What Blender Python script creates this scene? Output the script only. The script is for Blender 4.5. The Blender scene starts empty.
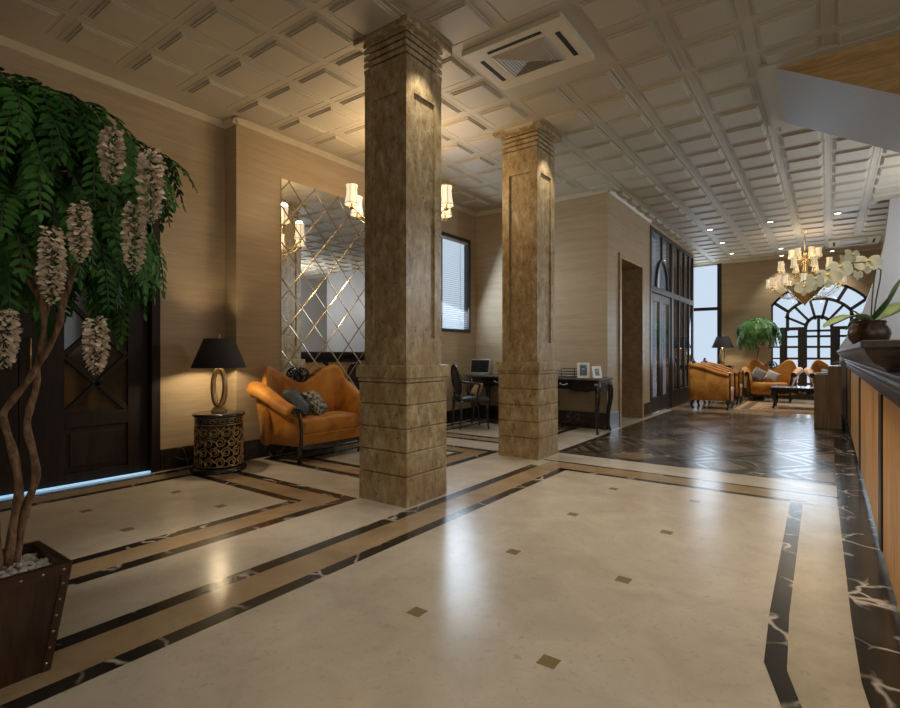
import bpy, math, random
from math import sin, cos, pi, radians, sqrt, atan2
from mathutils import Vector, Matrix

random.seed(7)
SC = bpy.context.scene
COL = SC.collection

# ------------------------------------------------------------------ camera
cam_data = bpy.data.cameras.new('camera')
cam = bpy.data.objects.new('camera', cam_data)
COL.objects.link(cam)
FPX, YAW, EYE = 520.0, math.atan(379 / 520.0), 1.1
cam.location = (0, 0, EYE)
cam.rotation_euler = (pi / 2, 0, YAW)
cam_data.sensor_fit = 'HORIZONTAL'
cam_data.sensor_width = 36
cam_data.lens = FPX / 900 * 36
cam_data.clip_start = 0.02
SC.camera = cam

# ------------------------------------------------------------------ world, exposure
world = bpy.data.worlds.new('daylight')
SC.world = world
world.use_nodes = True
wn = world.node_tree
bgn = wn.nodes['Background']
bgn.inputs['Color'].default_value = (0.80, 0.89, 1.0, 1)
bgn.inputs['Strength'].default_value = 0.78
vs = SC.view_settings
vs.view_transform = 'Standard'
vs.look = 'None'
vs.exposure = 0.2
vs.gamma = 1.0
vs.use_curve_mapping = False


def light(name, kind, loc, energy, color=(1, 0.8, 0.55), target=None, parent=None, **kw):
    d = bpy.data.lights.new(name, kind)
    d.energy = energy
    d.color = color
    for k, v in kw.items():
        setattr(d, k, v)
    o = bpy.data.objects.new(name, d)
    COL.objects.link(o)
    o.location = loc
    if target is not None:
        o.rotation_euler = (Vector(target) - Vector(loc)).to_track_quat('-Z', 'Y').to_euler()
    if parent is not None:
        o.parent = parent
    return o


WARM = (1.0, 0.88, 0.73)
COOL = (0.72, 0.86, 1.0)
# added fill spots without fixtures; the narrow one matches the bright floor pool
for (x, y, tx, ty, e, sz) in (
        (-0.5, 0.6, -0.6, 2.0, 85, 95), (-0.6, 2.4, -0.6, 3.2, 110, 110),
        (-2.75, 0.0, -2.62, 1.55, 170, 33), (-4.3, 2.2, -4.6, 2.7, 7, 90),
        (-1.2, 6.2, -1.2, 6.4, 60, 110), (-0.75, 3.6, 0.25, 4.6, 170, 95), (-0.9, 7.6, 0.1, 8.6, 60, 90), (-3.6, 5.9, -3.4, 6.6, 40, 110)):
    light('unseen_spot', 'SPOT', (x, y, 3.42), e, WARM, (tx, ty, 0), spot_size=radians(sz), spot_blend=0.9, shadow_soft_size=0.22)
# wall washers beside the columns
for y in (3.0, 5.1):
    light('column_spot_light', 'SPOT', (-2.2, y, 3.45), 30, (1, 0.92, 0.8), (-2.46, y, 2.3), spot_size=radians(60), spot_blend=0.4, shadow_soft_size=0.03)
# daylight entering by the windows, followed by added fill without windows
light('arch_daylight', 'AREA', (-0.2, 14.95, 1.5), 42, COOL, (-0.4, 8, 0.4), shape='RECTANGLE', size=1.8, size_y=2.4)
light('tall_window_daylight', 'AREA', (-2.55, 14.95, 2.3), 11, COOL, (-1.6, 11.5, 3.1), shape='RECTANGLE', size=0.6, size_y=2.5)
light('blind_daylight', 'AREA', (-4.78, 6.6, 2.2), 30, COOL, (-2, 6.4, 1.0), shape='RECTANGLE', size=1.2, size_y=1.4)
light('front_fill', 'AREA', (1.4, -2.3, 1.9), 44, (1, 0.94, 0.86), (-1.0, 5, 1.6), shape='RECTANGLE', size=4.0, size_y=2.4)  # added fill from the near end; that wall has no window
light('right_fill', 'AREA', (3.3, 3.0, 2.0), 17, (0.9, 0.95, 1.0), (-3, 3.5, 1.7), shape='RECTANGLE', size=3.0, size_y=1.8)  # added cool fill on the reception side, no window behind it
light('reception_fill', 'POINT', (2.0, 8.6, 2.6), 150, (0.92, 0.95, 1.0), None, None, shadow_soft_size=0.15)  # added unseen fill for the stair face and its mirror reflection


# ------------------------------------------------------------------ materials
MATS = {}


def srgb(r, g, b):
    f = lambda c: (c / 255 / 12.92) if c / 255 <= 0.04045 else ((c / 255 + 0.055) / 1.055) ** 2.4
    return (f(r), f(g), f(b), 1)


class NT:
    def __init__(self, name):
        self.m = bpy.data.materials.new(name)
        self.m.use_nodes = True
        self.t = self.m.node_tree
        self.p = self.t.nodes['Principled BSDF']
        self.co = None

    def n(self, typ, **kw):
        nd = self.t.nodes.new(typ)
        for k, v in kw.items():
            if k.startswith('i_'):
                nd.inputs[k[2:].replace('_', ' ')].default_value = v
            else:
                setattr(nd, k, v)
        return nd

    def link(self, a, b):
        self.t.links.new(a, b)

    def coords(self, scale=(1, 1, 1), rot=(0, 0, 0)):
        tc = self.n('ShaderNodeTexCoord')
        mp = self.n('ShaderNodeMapping')
        mp.inputs['Scale'].default_value = scale
        mp.inputs['Rotation'].default_value = rot
        self.link(tc.outputs['Object'], mp.inputs['Vector'])
        return mp.outputs['Vector']

    def ramp(self, src, stops):
        r = self.n('ShaderNodeValToRGB')
        e = r.color_ramp.elements
        while len(e) < len(stops):
            e.new(0.5)
        for k, (pos, c) in enumerate(stops):
            e[k].position = pos
            e[k].color = c if len(c) == 4 else (*c, 1)
        self.link(src, r.inputs['Fac'])
        return r.outputs['Color']

    def mix(self, fac, a, b, mode='MIX'):
        m = self.n('ShaderNodeMix', data_type='RGBA', blend_type=mode)
        for sock, val in ((m.inputs['Factor'], fac), (m.inputs['A'], a), (m.inputs['B'], b)):
            if hasattr(val, 'default_value') or hasattr(val, 'links'):
                self.link(val, sock)
            else:
                sock.default_value = val
        # RGBA sockets share names with the float ones: pick the colour sockets
        return m


def mixc(nt, fac, a, b, mode='MIX'):
    m = nt.t.nodes.new('ShaderNodeMix')
    m.data_type = 'RGBA'
    m.blend_type = mode
    def put(sock, val):
        if isinstance(val, bpy.types.NodeSocket):
            nt.link(val, sock)
        else:
            sock.default_value = val
    put(m.inputs[0], fac)
    put(m.inputs[6], a)
    put(m.inputs[7], b)
    return m.outputs[2]


def setp(nt, rough=0.5, metal=0.0, spec=0.5, coat=0.0, coat_r=0.05, sheen=0.0):
    p = nt.p
    p.inputs['Roughness'].default_value = rough
    p.inputs['Metallic'].default_value = metal
    p.inputs['Specular IOR Level'].default_value = spec
    p.inputs['Coat Weight'].default_value = coat
    p.inputs['Coat Roughness'].default_value = coat_r
    p.inputs['Sheen Weight'].default_value = sheen


def noise(nt, vec, scale, detail=4, rough=0.55, dist=0.0):
    n = nt.n('ShaderNodeTexNoise')
    n.inputs['Scale'].default_value = scale
    n.inputs['Detail'].default_value = detail
    n.inputs['Roughness'].default_value = rough
    n.inputs['Distortion'].default_value = dist
    nt.link(vec, n.inputs['Vector'])
    return n.outputs['Fac']


def bump(nt, h, strength=0.2, dist=0.01):
    b = nt.n('ShaderNodeBump')
    b.inputs['Strength'].default_value = strength
    b.inputs['Distance'].default_value = dist
    nt.link(h, b.inputs['Height'])
    nt.link(b.outputs['Normal'], nt.p.inputs['Normal'])


def mat_plain(name, col, rough=0.5, metal=0.0, var=0.12, nscale=8, coat=0.0, spec=0.5, stretch=(1, 1, 1), bmp=0.0, sheen=0.0):
    nt = NT(name)
    v = nt.coords(stretch)
    f = noise(nt, v, nscale)
    a = tuple(min(1, c * (1 - var)) for c in col[:3]) + (1,)
    b = tuple(min(1, c * (1 + var)) for c in col[:3]) + (1,)
    nt.link(nt.ramp(f, [(0.3, a), (0.7, b)]), nt.p.inputs['Base Color'])
    setp(nt, rough, metal, spec, coat, sheen=sheen)
    if bmp:
        bump(nt, f, bmp, 0.01)
    MATS[name] = nt.m
    return nt.m


def mat_marble_plain(name, c1, c2, rough, scale=2.2, spec=0.5, spots=None):
    nt = NT(name)
    v = nt.coords()
    f1 = noise(nt, v, scale, 6, 0.6, 0.8)
    col = nt.ramp(f1, [(0.3, c1), (0.7, c2)])
    if spots:
        f2 = noise(nt, v, scale * 9, 5, 0.7, 1.2)
        k = nt.ramp(f2, [(0.56, (0, 0, 0, 1)), (0.74, (1, 1, 1, 1))])
        col = mixc(nt, k, col, spots)
    nt.link(col, nt.p.inputs['Base Color'])
    setp(nt, rough, 0, spec)
    MATS[name] = nt.m
    return nt.m


def mat_veined(name, base, vein, rough, scale=2.6, width=0.035):
    nt = NT(name)
    v = nt.coords((1, 1, 1), (0, 0, 0.5))
    d = nt.n('ShaderNodeTexNoise')
    d.inputs['Scale'].default_value = 2.0
    d.inputs['Detail'].default_value = 4
    nt.link(v, d.inputs['Vector'])
    add = nt.n('ShaderNodeVectorMath', operation='MULTIPLY_ADD')
    nt.link(d.outputs['Color'], add.inputs[0])
    add.inputs[1].default_value = (0.55, 0.55, 0.55)
    nt.link(v, add.inputs[2])
    vo = nt.n('ShaderNodeTexVoronoi', feature='DISTANCE_TO_EDGE')
    vo.inputs['Scale'].default_value = scale
    nt.link(add.outputs[0], vo.inputs['Vector'])
    lines = nt.ramp(vo.outputs['Distance'], [(0.0, (1, 1, 1, 1)), (width, (0, 0, 0, 1))])
    gate = nt.ramp(noise(nt, v, 3.1, 2), [(0.47, (0, 0, 0, 1)), (0.62, (1, 1, 1, 1))])
    both = mixc(nt, 1.0, lines, gate, 'MULTIPLY')
    cloud = nt.ramp(noise(nt, v, 6, 5), [(0.35, base), (0.75, tuple(min(1, c * 2.4) for c in base[:3]) + (1,))])
    nt.link(mixc(nt, both, cloud, vein), nt.p.inputs['Base Color'])
    setp(nt, rough, 0, 0.5)
    MATS[name] = nt.m
    return nt.m


def mat_streaks(name, cols, rough, stretch, scale=3.0, spec=0.4, bmp=0.0, coat=0.0, lo=0.80):
    """wood grain / vein cut stone: noise stretched along one axis"""
    nt = NT(name)
    v = nt.coords(stretch)
    f1 = noise(nt, v, scale, 6, 0.62, 0.35)
    f2 = noise(nt, v, scale * 4.3, 4, 0.6, 0.2)
    c = nt.ramp(f1, [(0.28, cols[0]), (0.5, cols[1]), (0.74, cols[2])])
    k = nt.ramp(f2, [(0.4, (lo, lo, lo, 1)), (0.65, (1.04, 1.04, 1.04, 1))])
    nt.link(mixc(nt, 1.0, c, k, 'MULTIPLY'), nt.p.inputs['Base Color'])
    setp(nt, rough, 0, spec, coat)
    if bmp:
        bump(nt, f2, bmp, 0.004)
    MATS[name] = nt.m
    return nt.m


def mat_emit(name, col, strength, base=(0.8, 0.7, 0.5, 1)):
    nt = NT(name)
    v = nt.coords()
    f = noise(nt, v, 12, 2)
    nt.link(nt.ramp(f, [(0.2, tuple(c * 0.92 for c in col[:3]) + (1,)), (0.8, col)]), nt.p.inputs['Emission Color'])
    nt.p.inputs['Emission Strength'].default_value = strength
    nt.p.inputs['Base Color'].default_value = base
    setp(nt, 0.5)
    MATS[name] = nt.m
    return nt.m


def mat_glass(name, tint=(0.9, 0.95, 1, 1), mixin=0.12):
    """thin clear pane: mostly see-through, a little mirror"""
    nt = NT(name)
    tr = nt.n('ShaderNodeBsdfTransparent')
    tr.inputs['Color'].default_value = tint
    gl = nt.n('ShaderNodeBsdfGlossy')
    gl.inputs['Roughness'].default_value = 0.03
    lw = nt.n('ShaderNodeLayerWeight')
    lw.inputs['Blend'].default_value = 0.5
    fr = nt.n('ShaderNodeMath', operation='POWER')
    nt.link(lw.outputs['Facing'], fr.inputs[0])
    fr.inputs[1].default_value = 4.0
    mx = nt.n('ShaderNodeMixShader')
    ad = nt.n('ShaderNodeMath', operation='ADD', use_clamp=True)
    ad.inputs[1].default_value = mixin
    nt.link(fr.outputs[0], ad.inputs[0])
    nt.link(ad.outputs[0], mx.inputs[0])
    nt.link(tr.outputs[0], mx.inputs[1])
    nt.link(gl.outputs[0], mx.inputs[2])
    out = nt.t.nodes['Material Output']
    nt.link(mx.outputs[0], out.inputs['Surface'])
    MATS[name] = nt.m
    return nt.m


mat_marble_plain('cream_marble', (0.45, 0.395, 0.315, 1), (0.56, 0.505, 0.415, 1), 0.22, 3.5, 0.5, (0.38, 0.33, 0.25, 1))
mat_marble_plain('beige_marble', (0.27, 0.19, 0.10, 1), (0.42, 0.31, 0.19, 1), 0.18, 3.0, 0.5, (0.26, 0.18, 0.10, 1))
mat_marble_plain('pale_beige_marble', (0.38, 0.33, 0.23, 1), (0.50, 0.44, 0.32, 1), 0.2, 4.0, 0.5, (0.36, 0.29, 0.18, 1))
mat_marble_plain('brown_marble', (0.060, 0.041, 0.025, 1), (0.13, 0.09, 0.055, 1), 0.27, 3.0, 0.5, (0.05, 0.03, 0.02, 1))
mat_marble_plain('zone_tan', (0.14, 0.10, 0.06, 1), (0.22, 0.165, 0.105, 1), 0.27, 3.0)
mat_marble_plain('olive_inlay', (0.20, 0.15, 0.07, 1), (0.26, 0.20, 0.10, 1), 0.2, 8)
mat_veined('black_marble', (0.016, 0.014, 0.011, 1), (0.55, 0.49, 0.42, 1), 0.2, 3.4, 0.05)
mat_veined('dark_baseboard', (0.018, 0.014, 0.010, 1), (0.16, 0.12, 0.08, 1), 0.16, 4.0, 0.03)
mat_marble_plain('lounge_floor', (0.24, 0.17, 0.10, 1), (0.36, 0.27, 0.17, 1), 0.2, 2.0)
WALLC = [(0.345, 0.262, 0.162, 1), (0.39, 0.30, 0.19, 1), (0.425, 0.335, 0.22, 1)]
mat_streaks('travertine_wall', WALLC, 0.42, (0.35, 0.35, 6.0), 2.4, 0.3, lo=0.92)
mat_plain('ceiling_paint', (0.47, 0.42, 0.325), 0.48, 0, 0.05, 1.5, spec=0.35)
mat_plain('cornice_paint', (0.50, 0.42, 0.30), 0.4, 0, 0.05)
mat_plain('plain_wall', (0.40, 0.37, 0.33), 0.6, 0, 0.06, 2)
mat_plain('white_plastic', (0.62, 0.55, 0.42), 0.35, 0, 0.03)
mat_plain('grille_plastic', (0.46, 0.42, 0.34), 0.45, 0, 0.06, 90, stretch=(1, 1, 1))
mat_plain('dark_gap', (0.01, 0.009, 0.008), 0.8)
mat_streaks('dark_wood', [(0.010, 0.006, 0.004, 1), (0.018, 0.010, 0.006, 1), (0.028, 0.016, 0.010, 1)], 0.5, (6, 6, 0.6), 3, 0.25)
mat_plain('dark_frame', (0.022, 0.019, 0.018), 0.35, 0, 0.2)
mat_streaks('planter_wood', [(0.030, 0.015, 0.008, 1), (0.055, 0.026, 0.013, 1), (0.085, 0.042, 0.022, 1)], 0.38, (7, 7, 0.5), 3, 0.4)
mat_plain('planter_trim', (0.050, 0.020, 0.010), 0.35, 0, 0.25)
mat_plain('brass', (0.64, 0.50, 0.26), 0.25, 1.0, 0.1)
mat_plain('antique_brass', (0.50, 0.35, 0.15), 0.32, 1.0, 0.25, 20)
mat_plain('black_lacquer', (0.012, 0.010, 0.010), 0.25, 0, 0.2, coat=0.4)
mat_plain('black_shade', (0.008, 0.009, 0.012), 0.75, 0, 0.2, 60)
mat_plain('pebble', (0.62, 0.58, 0.52), 0.6, 0, 0.25, 30)
mat_streaks('bark', [(0.06, 0.032, 0.016, 1), (0.22, 0.13, 0.07, 1), (0.40, 0.26, 0.15, 1)], 0.8, (14, 14, 5), 4, 0.2, 1.0)
mat_plain('stalk', (0.05, 0.07, 0.025), 0.6)
mat_plain('petal_cream', (0.64, 0.52, 0.385), 0.7, 0, 0.2, 40)
mat_plain('black_leather', (0.012, 0.011, 0.012), 0.42, 0, 0.2, 30)
mat_plain('screen_dark', (0.006, 0.007, 0.010), 0.12, 0, 0.1)
mat_plain('silver', (0.45, 0.45, 0.46), 0.3, 0.8, 0.08)
mat_plain('frame_white', (0.75, 0.75, 0.74), 0.4, 0, 0.04)
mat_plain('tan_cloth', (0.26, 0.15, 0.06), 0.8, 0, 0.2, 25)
mat_plain('paper', (0.55, 0.56, 0.58), 0.6, 0, 0.08, 14)
mat_plain('lattice_bevel', (0.60, 0.53, 0.41), 0.14, 1.0, 0.05)
mat_plain('mirror_silver', (0.74, 0.74, 0.73), 0.015, 1.0, 0.01)
mat_streaks('counter_wood', [(0.52, 0.25, 0.065, 1), (0.70, 0.37, 0.115, 1), (0.82, 0.48, 0.18, 1)], 0.45, (5, 5, 0.55), 2.4, 0.3)
mat_streaks('counter_dark', [(0.012, 0.008, 0.006, 1), (0.022, 0.015, 0.011, 1), (0.035, 0.024, 0.017, 1)], 0.42, (5, 0.5, 5), 2.4, 0.35)
mat_streaks('ledge_wood', [(0.040, 0.028, 0.021, 1), (0.070, 0.052, 0.041, 1), (0.10, 0.077, 0.062, 1)], 0.45, (5, 0.5, 5), 2.4, 0.4)
mat_streaks('cabinet_wood', [(0.18, 0.12, 0.075, 1), (0.26, 0.185, 0.12, 1), (0.34, 0.25, 0.17, 1)], 0.4, (6, 6, 0.4), 2.4, 0.4)
mat_streaks('stair_wood', [(0.36, 0.21, 0.07, 1), (0.50, 0.31, 0.12, 1), (0.58, 0.39, 0.17, 1)], 0.4, (0.6, 5, 5), 2.4, 0.4)
mat_plain('stair_grey', (0.33, 0.325, 0.32), 0.4, 0.0, 0.08, 60)
mat_plain('pot_bronze', (0.055, 0.030, 0.017), 0.32, 0.35, 0.5, 9)
mat_plain('orchid_petal', (0.80, 0.77, 0.55), 0.5, 0, 0.08, 18)
mat_plain('orchid_lip', (0.75, 0.60, 0.10), 0.5, 0, 0.1)
mat_plain('orchid_leaf_pale', (0.30, 0.38, 0.16), 0.35, 0, 0.25, 6)
mat_plain('orchid_leaf', (0.05, 0.12, 0.025), 0.3, 0, 0.3, 6)


def mat_curtain():
    nt = NT('curtain_grey')
    v = nt.coords()
    f = noise(nt, v, 12, 3)
    col = nt.ramp(f, [(0.3, (0.66, 0.71, 0.80, 1)), (0.7, (0.74, 0.79, 0.88, 1))])
    df, tl, mx = nt.n('ShaderNodeBsdfDiffuse'), nt.n('ShaderNodeBsdfTranslucent'), nt.n('ShaderNodeMixShader')
    mx.inputs[0].default_value = 0.7
    nt.link(col, df.inputs['Color'])
    nt.link(col, tl.inputs['Color'])
    nt.link(df.outputs[0], mx.inputs[1])
    nt.link(tl.outputs[0], mx.inputs[2])
    nt.link(mx.outputs[0], nt.t.nodes['Material Output'].inputs['Surface'])
    MATS['curtain_grey'] = nt.m


mat_curtain()
mat_plain('blind_slat', (0.42, 0.45, 0.50), 0.5, 0, 0.05)
mat_emit('shade_glow', (1.0, 0.84, 0.58, 1), 0.78)
mat_emit('shade_soft', (1.0, 0.84, 0.56, 1), 0.42)
mat_emit('lamp_lens', (1.0, 0.93, 0.82, 1), 9.0)
mat_emit('door_leak_glow', (0.25, 0.62, 1.0, 1), 0.75)  # emissive colour for light leaking under the left door
mat_glass('clear_glass', (0.93, 0.97, 1, 1), 0.02)
mat_glass('smoked_glass', (0.86, 0.89, 0.93, 1), 0.0)
mat_plain('bronze_glass', (0.035, 0.024, 0.015), 0.08, 0.0, 0.3, 3, coat=0.5)
mat_streaks('reveal_stone', [(0.28, 0.18, 0.085, 1), (0.40, 0.27, 0.14, 1), (0.52, 0.37, 0.20, 1)], 0.35, (1.4, 1.4, 1.0), 5, 0.4)


def mat_leaf():
    nt = NT('leaf_green')
    v = nt.coords()
    f = noise(nt, v, 9, 3)
    nt.link(nt.ramp(f, [(0.3, (0.018, 0.062, 0.010, 1)), (0.55, (0.045, 0.145, 0.022, 1)), (0.78, (0.115, 0.27, 0.045, 1))]), nt.p.inputs['Base Color'])
    setp(nt, 0.55, 0, 0.25)
    MATS['leaf_green'] = nt.m
    nt = NT('leaf_fresh')
    v = nt.coords()
    f = noise(nt, v, 9, 3)
    nt.link(nt.ramp(f, [(0.3, (0.035, 0.11, 0.016, 1)), (0.55, (0.085, 0.22, 0.04, 1)), (0.78, (0.18, 0.36, 0.08, 1))]), nt.p.inputs['Base Color'])
    setp(nt, 0.42, 0, 0.4)
    MATS['leaf_fresh'] = nt.m


mat_leaf()


def mat_column():
    nt = NT('column_stone')
    v = nt.coords((1, 1, 0.5))
    f1 = noise(nt, v, 16, 8, 0.7, 0.3)
    c = nt.ramp(f1, [(0.32, (0.17, 0.112, 0.048, 1)), (0.44, (0.315, 0.23, 0.115, 1)), (0.55, (0.42, 0.325, 0.18, 1)), (0.68, (0.58, 0.48, 0.30, 1))])
    f3 = noise(nt, v, 5.0, 6, 0.65, 0.3)
    c = mixc(nt, nt.ramp(f3, [(0.47, (0, 0, 0, 1)), (0.68, (0.7, 0.7, 0.7, 1))]), c, (0.30, 0.18, 0.065, 1))
    f2 = noise(nt, v, 44, 5, 0.7, 0.8)
    k = nt.ramp(f2, [(0.57, (0, 0, 0, 1)), (0.66, (1, 1, 1, 1))])
    nt.link(mixc(nt, k, c, (0.12, 0.065, 0.025, 1)), nt.p.inputs['Base Color'])
    setp(nt, 0.36, 0, 0.45)
    bump(nt, f1, 0.12, 0.004)
    MATS['column_stone'] = nt.m


mat_column()


def mat_leather():
    nt = NT('orange_velvet')
    v = nt.coords()
    f1 = noise(nt, v, 4.5, 5, 0.6, 0.6)
    c = nt.ramp(f1, [(0.28, (0.27, 0.085, 0.010, 1)), (0.5, (0.46, 0.185, 0.022, 1)), (0.75, (0.64, 0.30, 0.05, 1))])
    nt.link(c, nt.p.inputs['Base Color'])
    setp(nt, 0.52, 0, 0.3, 0.0, sheen=0.1)
    bump(nt, noise(nt, v, 60, 3), 0.08, 0.003)
    MATS['orange_velvet'] = nt.m


mat_leather()


def mat_pattern(name, a, b, scale, rot=0.78):
    nt = NT(name)
    v = nt.coords((1, 1, 1), (0.3, 0.2, rot))
    vo = nt.n('ShaderNodeTexChecker')
    vo.inputs['Scale'].default_value = scale
    vo.inputs['Color1'].default_value = a
    vo.inputs['Color2'].default_value = b
    nt.link(v, vo.inputs['Vector'])
    nt.link(vo.outputs['Color'], nt.p.inputs['Base Color'])
    setp(nt, 0.75)
    MATS[name] = nt.m


mat_pattern('cushion_check', (0.42, 0.40, 0.33, 1), (0.06, 0.075, 0.07, 1), 26)
mat_plain('cushion_slate', (0.055, 0.075, 0.085), 0.5, 0, 0.5, 18)
mat_plain('cushion_grey', (0.16, 0.15, 0.14), 0.5, 0, 0.4, 25)
mat_plain('cushion_silver', (0.36, 0.33, 0.29), 0.45, 0, 0.35, 25)
mat_plain('rug_sand', (0.36, 0.23, 0.11), 0.95, 0, 0.25, 20)
mat_plain('rug_brown', (0.12, 0.065, 0.028), 0.95, 0, 0.25, 20)
mat_plain('rug_rust', (0.22, 0.10, 0.035), 0.95, 0, 0.25, 20)
mat_plain('picture_blue', (0.10, 0.16, 0.24), 0.3, 0, 0.7, 40)


# ------------------------------------------------------------------ mesh builder
class MB:
    def __init__(self):
        self.v, self.f, self.fm, self.fs = [], [], [], []
        self.M = None

    def add(self, verts, faces, mat=0, smooth=False, M=None):
        o = len(self.v)
        M = M if M is not None else self.M
        if M is not None:
            verts = [tuple(M @ Vector(p)) for p in verts]
        self.v += [tuple(p) for p in verts]
        for f in faces:
            self.f.append(tuple(i + o for i in f))
            self.fm.append(mat)
            self.fs.append(smooth)
        return self

    def box(self, x0, x1, y0, y1, z0, z1, mat=0, M=None):
        v = [(x, y, z) for z in (z0, z1) for y in (y0, y1) for x in (x0, x1)]
        f = [(0, 2, 3, 1), (4, 5, 7, 6), (0, 1, 5, 4), (2, 6, 7, 3), (0, 4, 6, 2), (1, 3, 7, 5)]
        return self.add(v, f, mat, False, M)

    def prism(self, poly, fn, a, b, mat=0, smooth=False, M=None):
        """poly: 2-D outline (ccw); fn(p, q, t) -> 3-D point; extruded between a and b"""
        n = len(poly)
        v = [fn(p, q, a) for p, q in poly] + [fn(p, q, b) for p, q in poly]
        f = [tuple(range(n))[::-1], tuple(range(n, 2 * n))]
        f += [(i, (i + 1) % n, n + (i + 1) % n, n + i) for i in range(n)]
        return self.add(v, f, mat, smooth, M)

    def lathe(self, prof, n=20, c=(0, 0, 0), mat=0, smooth=True, M=None, caps=True):
        v, f = [], []
        for r, z in prof:
            for k in range(n):
                a = 2 * pi * k / n
                v.append((c[0] + r * cos(a), c[1] + r * sin(a), c[2] + z))
        m = len(prof)
        for i in range(m - 1):
            for k in range(n):
                k2 = (k + 1) % n
                f.append((i * n + k, i * n + k2, (i + 1) * n + k2, (i + 1) * n + k))
        if caps:
            f.append(tuple(range(n))[::-1])
            f.append(tuple(range((m - 1) * n, m * n)))
        return self.add(v, f, mat, smooth, M)

    def tube(self, pts, rad, n=8, mat=0, smooth=True, M=None, closed=False, flat=None):
        pts = [Vector(p) for p in pts]
        m = len(pts)
        if not hasattr(rad, '__len__'):
            rad = [rad] * m
        v, f = [], []
        up = None
        for i, p in enumerate(pts):
            if closed:
                t = pts[(i + 1) % m] - pts[i - 1]
            else:
                t = pts[min(i + 1, m - 1)] - pts[max(i - 1, 0)]
            if t.length < 1e-9:
                t = Vector((0, 0, 1))
            t.normalize()
            if up is None:
                up = Vector((0, 0, 1)) if abs(t.z) < 0.9 else Vector((1, 0, 0))
            s = t.cross(up)
            if s.length < 1e-6:
                s = t.cross(Vector((0, 1, 0)))
            s.normalize()
            up = s.cross(t).normalized()
            for k in range(n):
                a = 2 * pi * k / n
                ru, rs = (rad[i], rad[i]) if flat is None else (rad[i] * flat[0], rad[i] * flat[1])
                v.append(tuple(p + s * cos(a) * rs + up * sin(a) * ru))
        for i in range(m if closed else m - 1):
            j = (i + 1) % m
            for k in range(n):
                k2 = (k + 1) % n
                f.append((i * n + k, i * n + k2, j * n + k2, j * n + k))
        if not closed:
            f.append(tuple(range(n))[::-1])
            f.append(tuple(range((m - 1) * n, m * n)))
        return self.add(v, f, mat, smooth, M)

    def loft(self, rings, mat=0, smooth=True, closed=True, caps=True, M=None):
        n = len(rings[0])
        v = [p for r in rings for p in r]
        f = []
        for i in range(len(rings) - 1):
            for k in range(n if closed else n - 1):
                k2 = (k + 1) % n
                f.append((i * n + k, i * n + k2, (i + 1) * n + k2, (i + 1) * n + k))
        if caps and closed:
            f.append(tuple(range(n))[::-1])
            f.append(tuple(range((len(rings) - 1) * n, len(rings) * n)))
        return self.add(v, f, mat, smooth, M)

    def build(self, name, mats, parent=None, loc=(0, 0, 0), rotz=0.0, bevel=0.0, seg=2, sub=0, label=None):
        me = bpy.data.meshes.new(name)
        me.from_pydata(self.v, [], self.f)
        if isinstance(mats, str):
            mats = [mats]
        for m in mats:
            me.materials.append(MATS[m])
        me.polygons.foreach_set('material_index', self.fm)
        me.polygons.foreach_set('use_smooth', self.fs)
        me.update()
        o = bpy.data.objects.new(name, me)
        COL.objects.link(o)
        o.location = loc
        o.rotation_euler = (0, 0, rotz)
        if parent is not None:
            o.parent = parent
        if bevel:
            b = o.modifiers.new('bevel', 'BEVEL')
            b.width = bevel
            b.segments = seg
            b.limit_method = 'ANGLE'
            b.angle_limit = radians(35)
        if sub:
            s = o.modifiers.new('sub', 'SUBSURF')
            s.levels = sub
            s.render_levels = sub
        if label:
            o['label'] = label
        return o


def tag(o, label, cat, group=None, kind=None):
    o['label'] = label
    o['category'] = cat
    if group:
        o['group'] = group
    if kind:
        o['kind'] = kind
    return o


def thing(name, loc, label, cat, rotz=0.0, group=None, kind=None):
    o = bpy.data.objects.new(name, None)
    COL.objects.link(o)
    o.location = loc
    o.rotation_euler = (0, 0, rotz)
    return tag(o, label, cat, group, kind)


def struct(o, label, cat):
    return tag(o, label, cat, None, 'structure')


def dup(src, loc, rotz=None, label=None, scale=None):
    c = src.copy()
    COL.objects.link(c)
    c.location = loc
    if rotz is not None:
        c.rotation_euler = (0, 0, rotz)
    if scale:
        c.scale = scale
    if label:
        c['label'] = label
    def rec(a, b):
        for ch in list(a.children):
            d = ch.copy()
            COL.objects.link(d)
            d.parent = b
            rec(ch, d)
    rec(src, c)
    return c


XY = lambda p, q, t: (p, q, t)
XZ = lambda p, q, t: (p, t, q)
YZ = lambda p, q, t: (t, p, q)
CH = 3.5        # ceiling height

# ------------------------------------------------------------------ floor
fl = MB()
FM = ['cream_marble', 'black_marble', 'beige_marble', 'brown_marble', 'olive_inlay', 'pale_beige_marble', 'lounge_floor', 'zone_tan']
CRM, BLK, BEI, BRN, OLV, PAL, LNG = range(7)


def fq(poly, layer, mat):
    z = layer * 0.0004
    fl.add([(x, y, z) for x, y in poly], [tuple(range(len(poly)))], mat)


def fr(x0, x1, y0, y1, layer, mat):
    fq([(x0, y0), (x1, y0), (x1, y1), (x0, y1)], layer, mat)


fr(-5.3, 4.1, -2.7, 15.4, 0, CRM)
# long band beside the main field
fr(-2.40, -2.015, -2.7, 4.66, 1, BLK)
fr(-2.31, -2.095, -2.7, 4.94, 2, BEI)
# cross band at the end of the main field
fr(-2.41, 0.06, 4.935, 4.985, 1, BLK)
fr(-2.095, -0.235, 4.62, 4.69, 1, BLK)
fr(-2.31, 0.05, 4.68, 4.935, 3, BEI)
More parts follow.
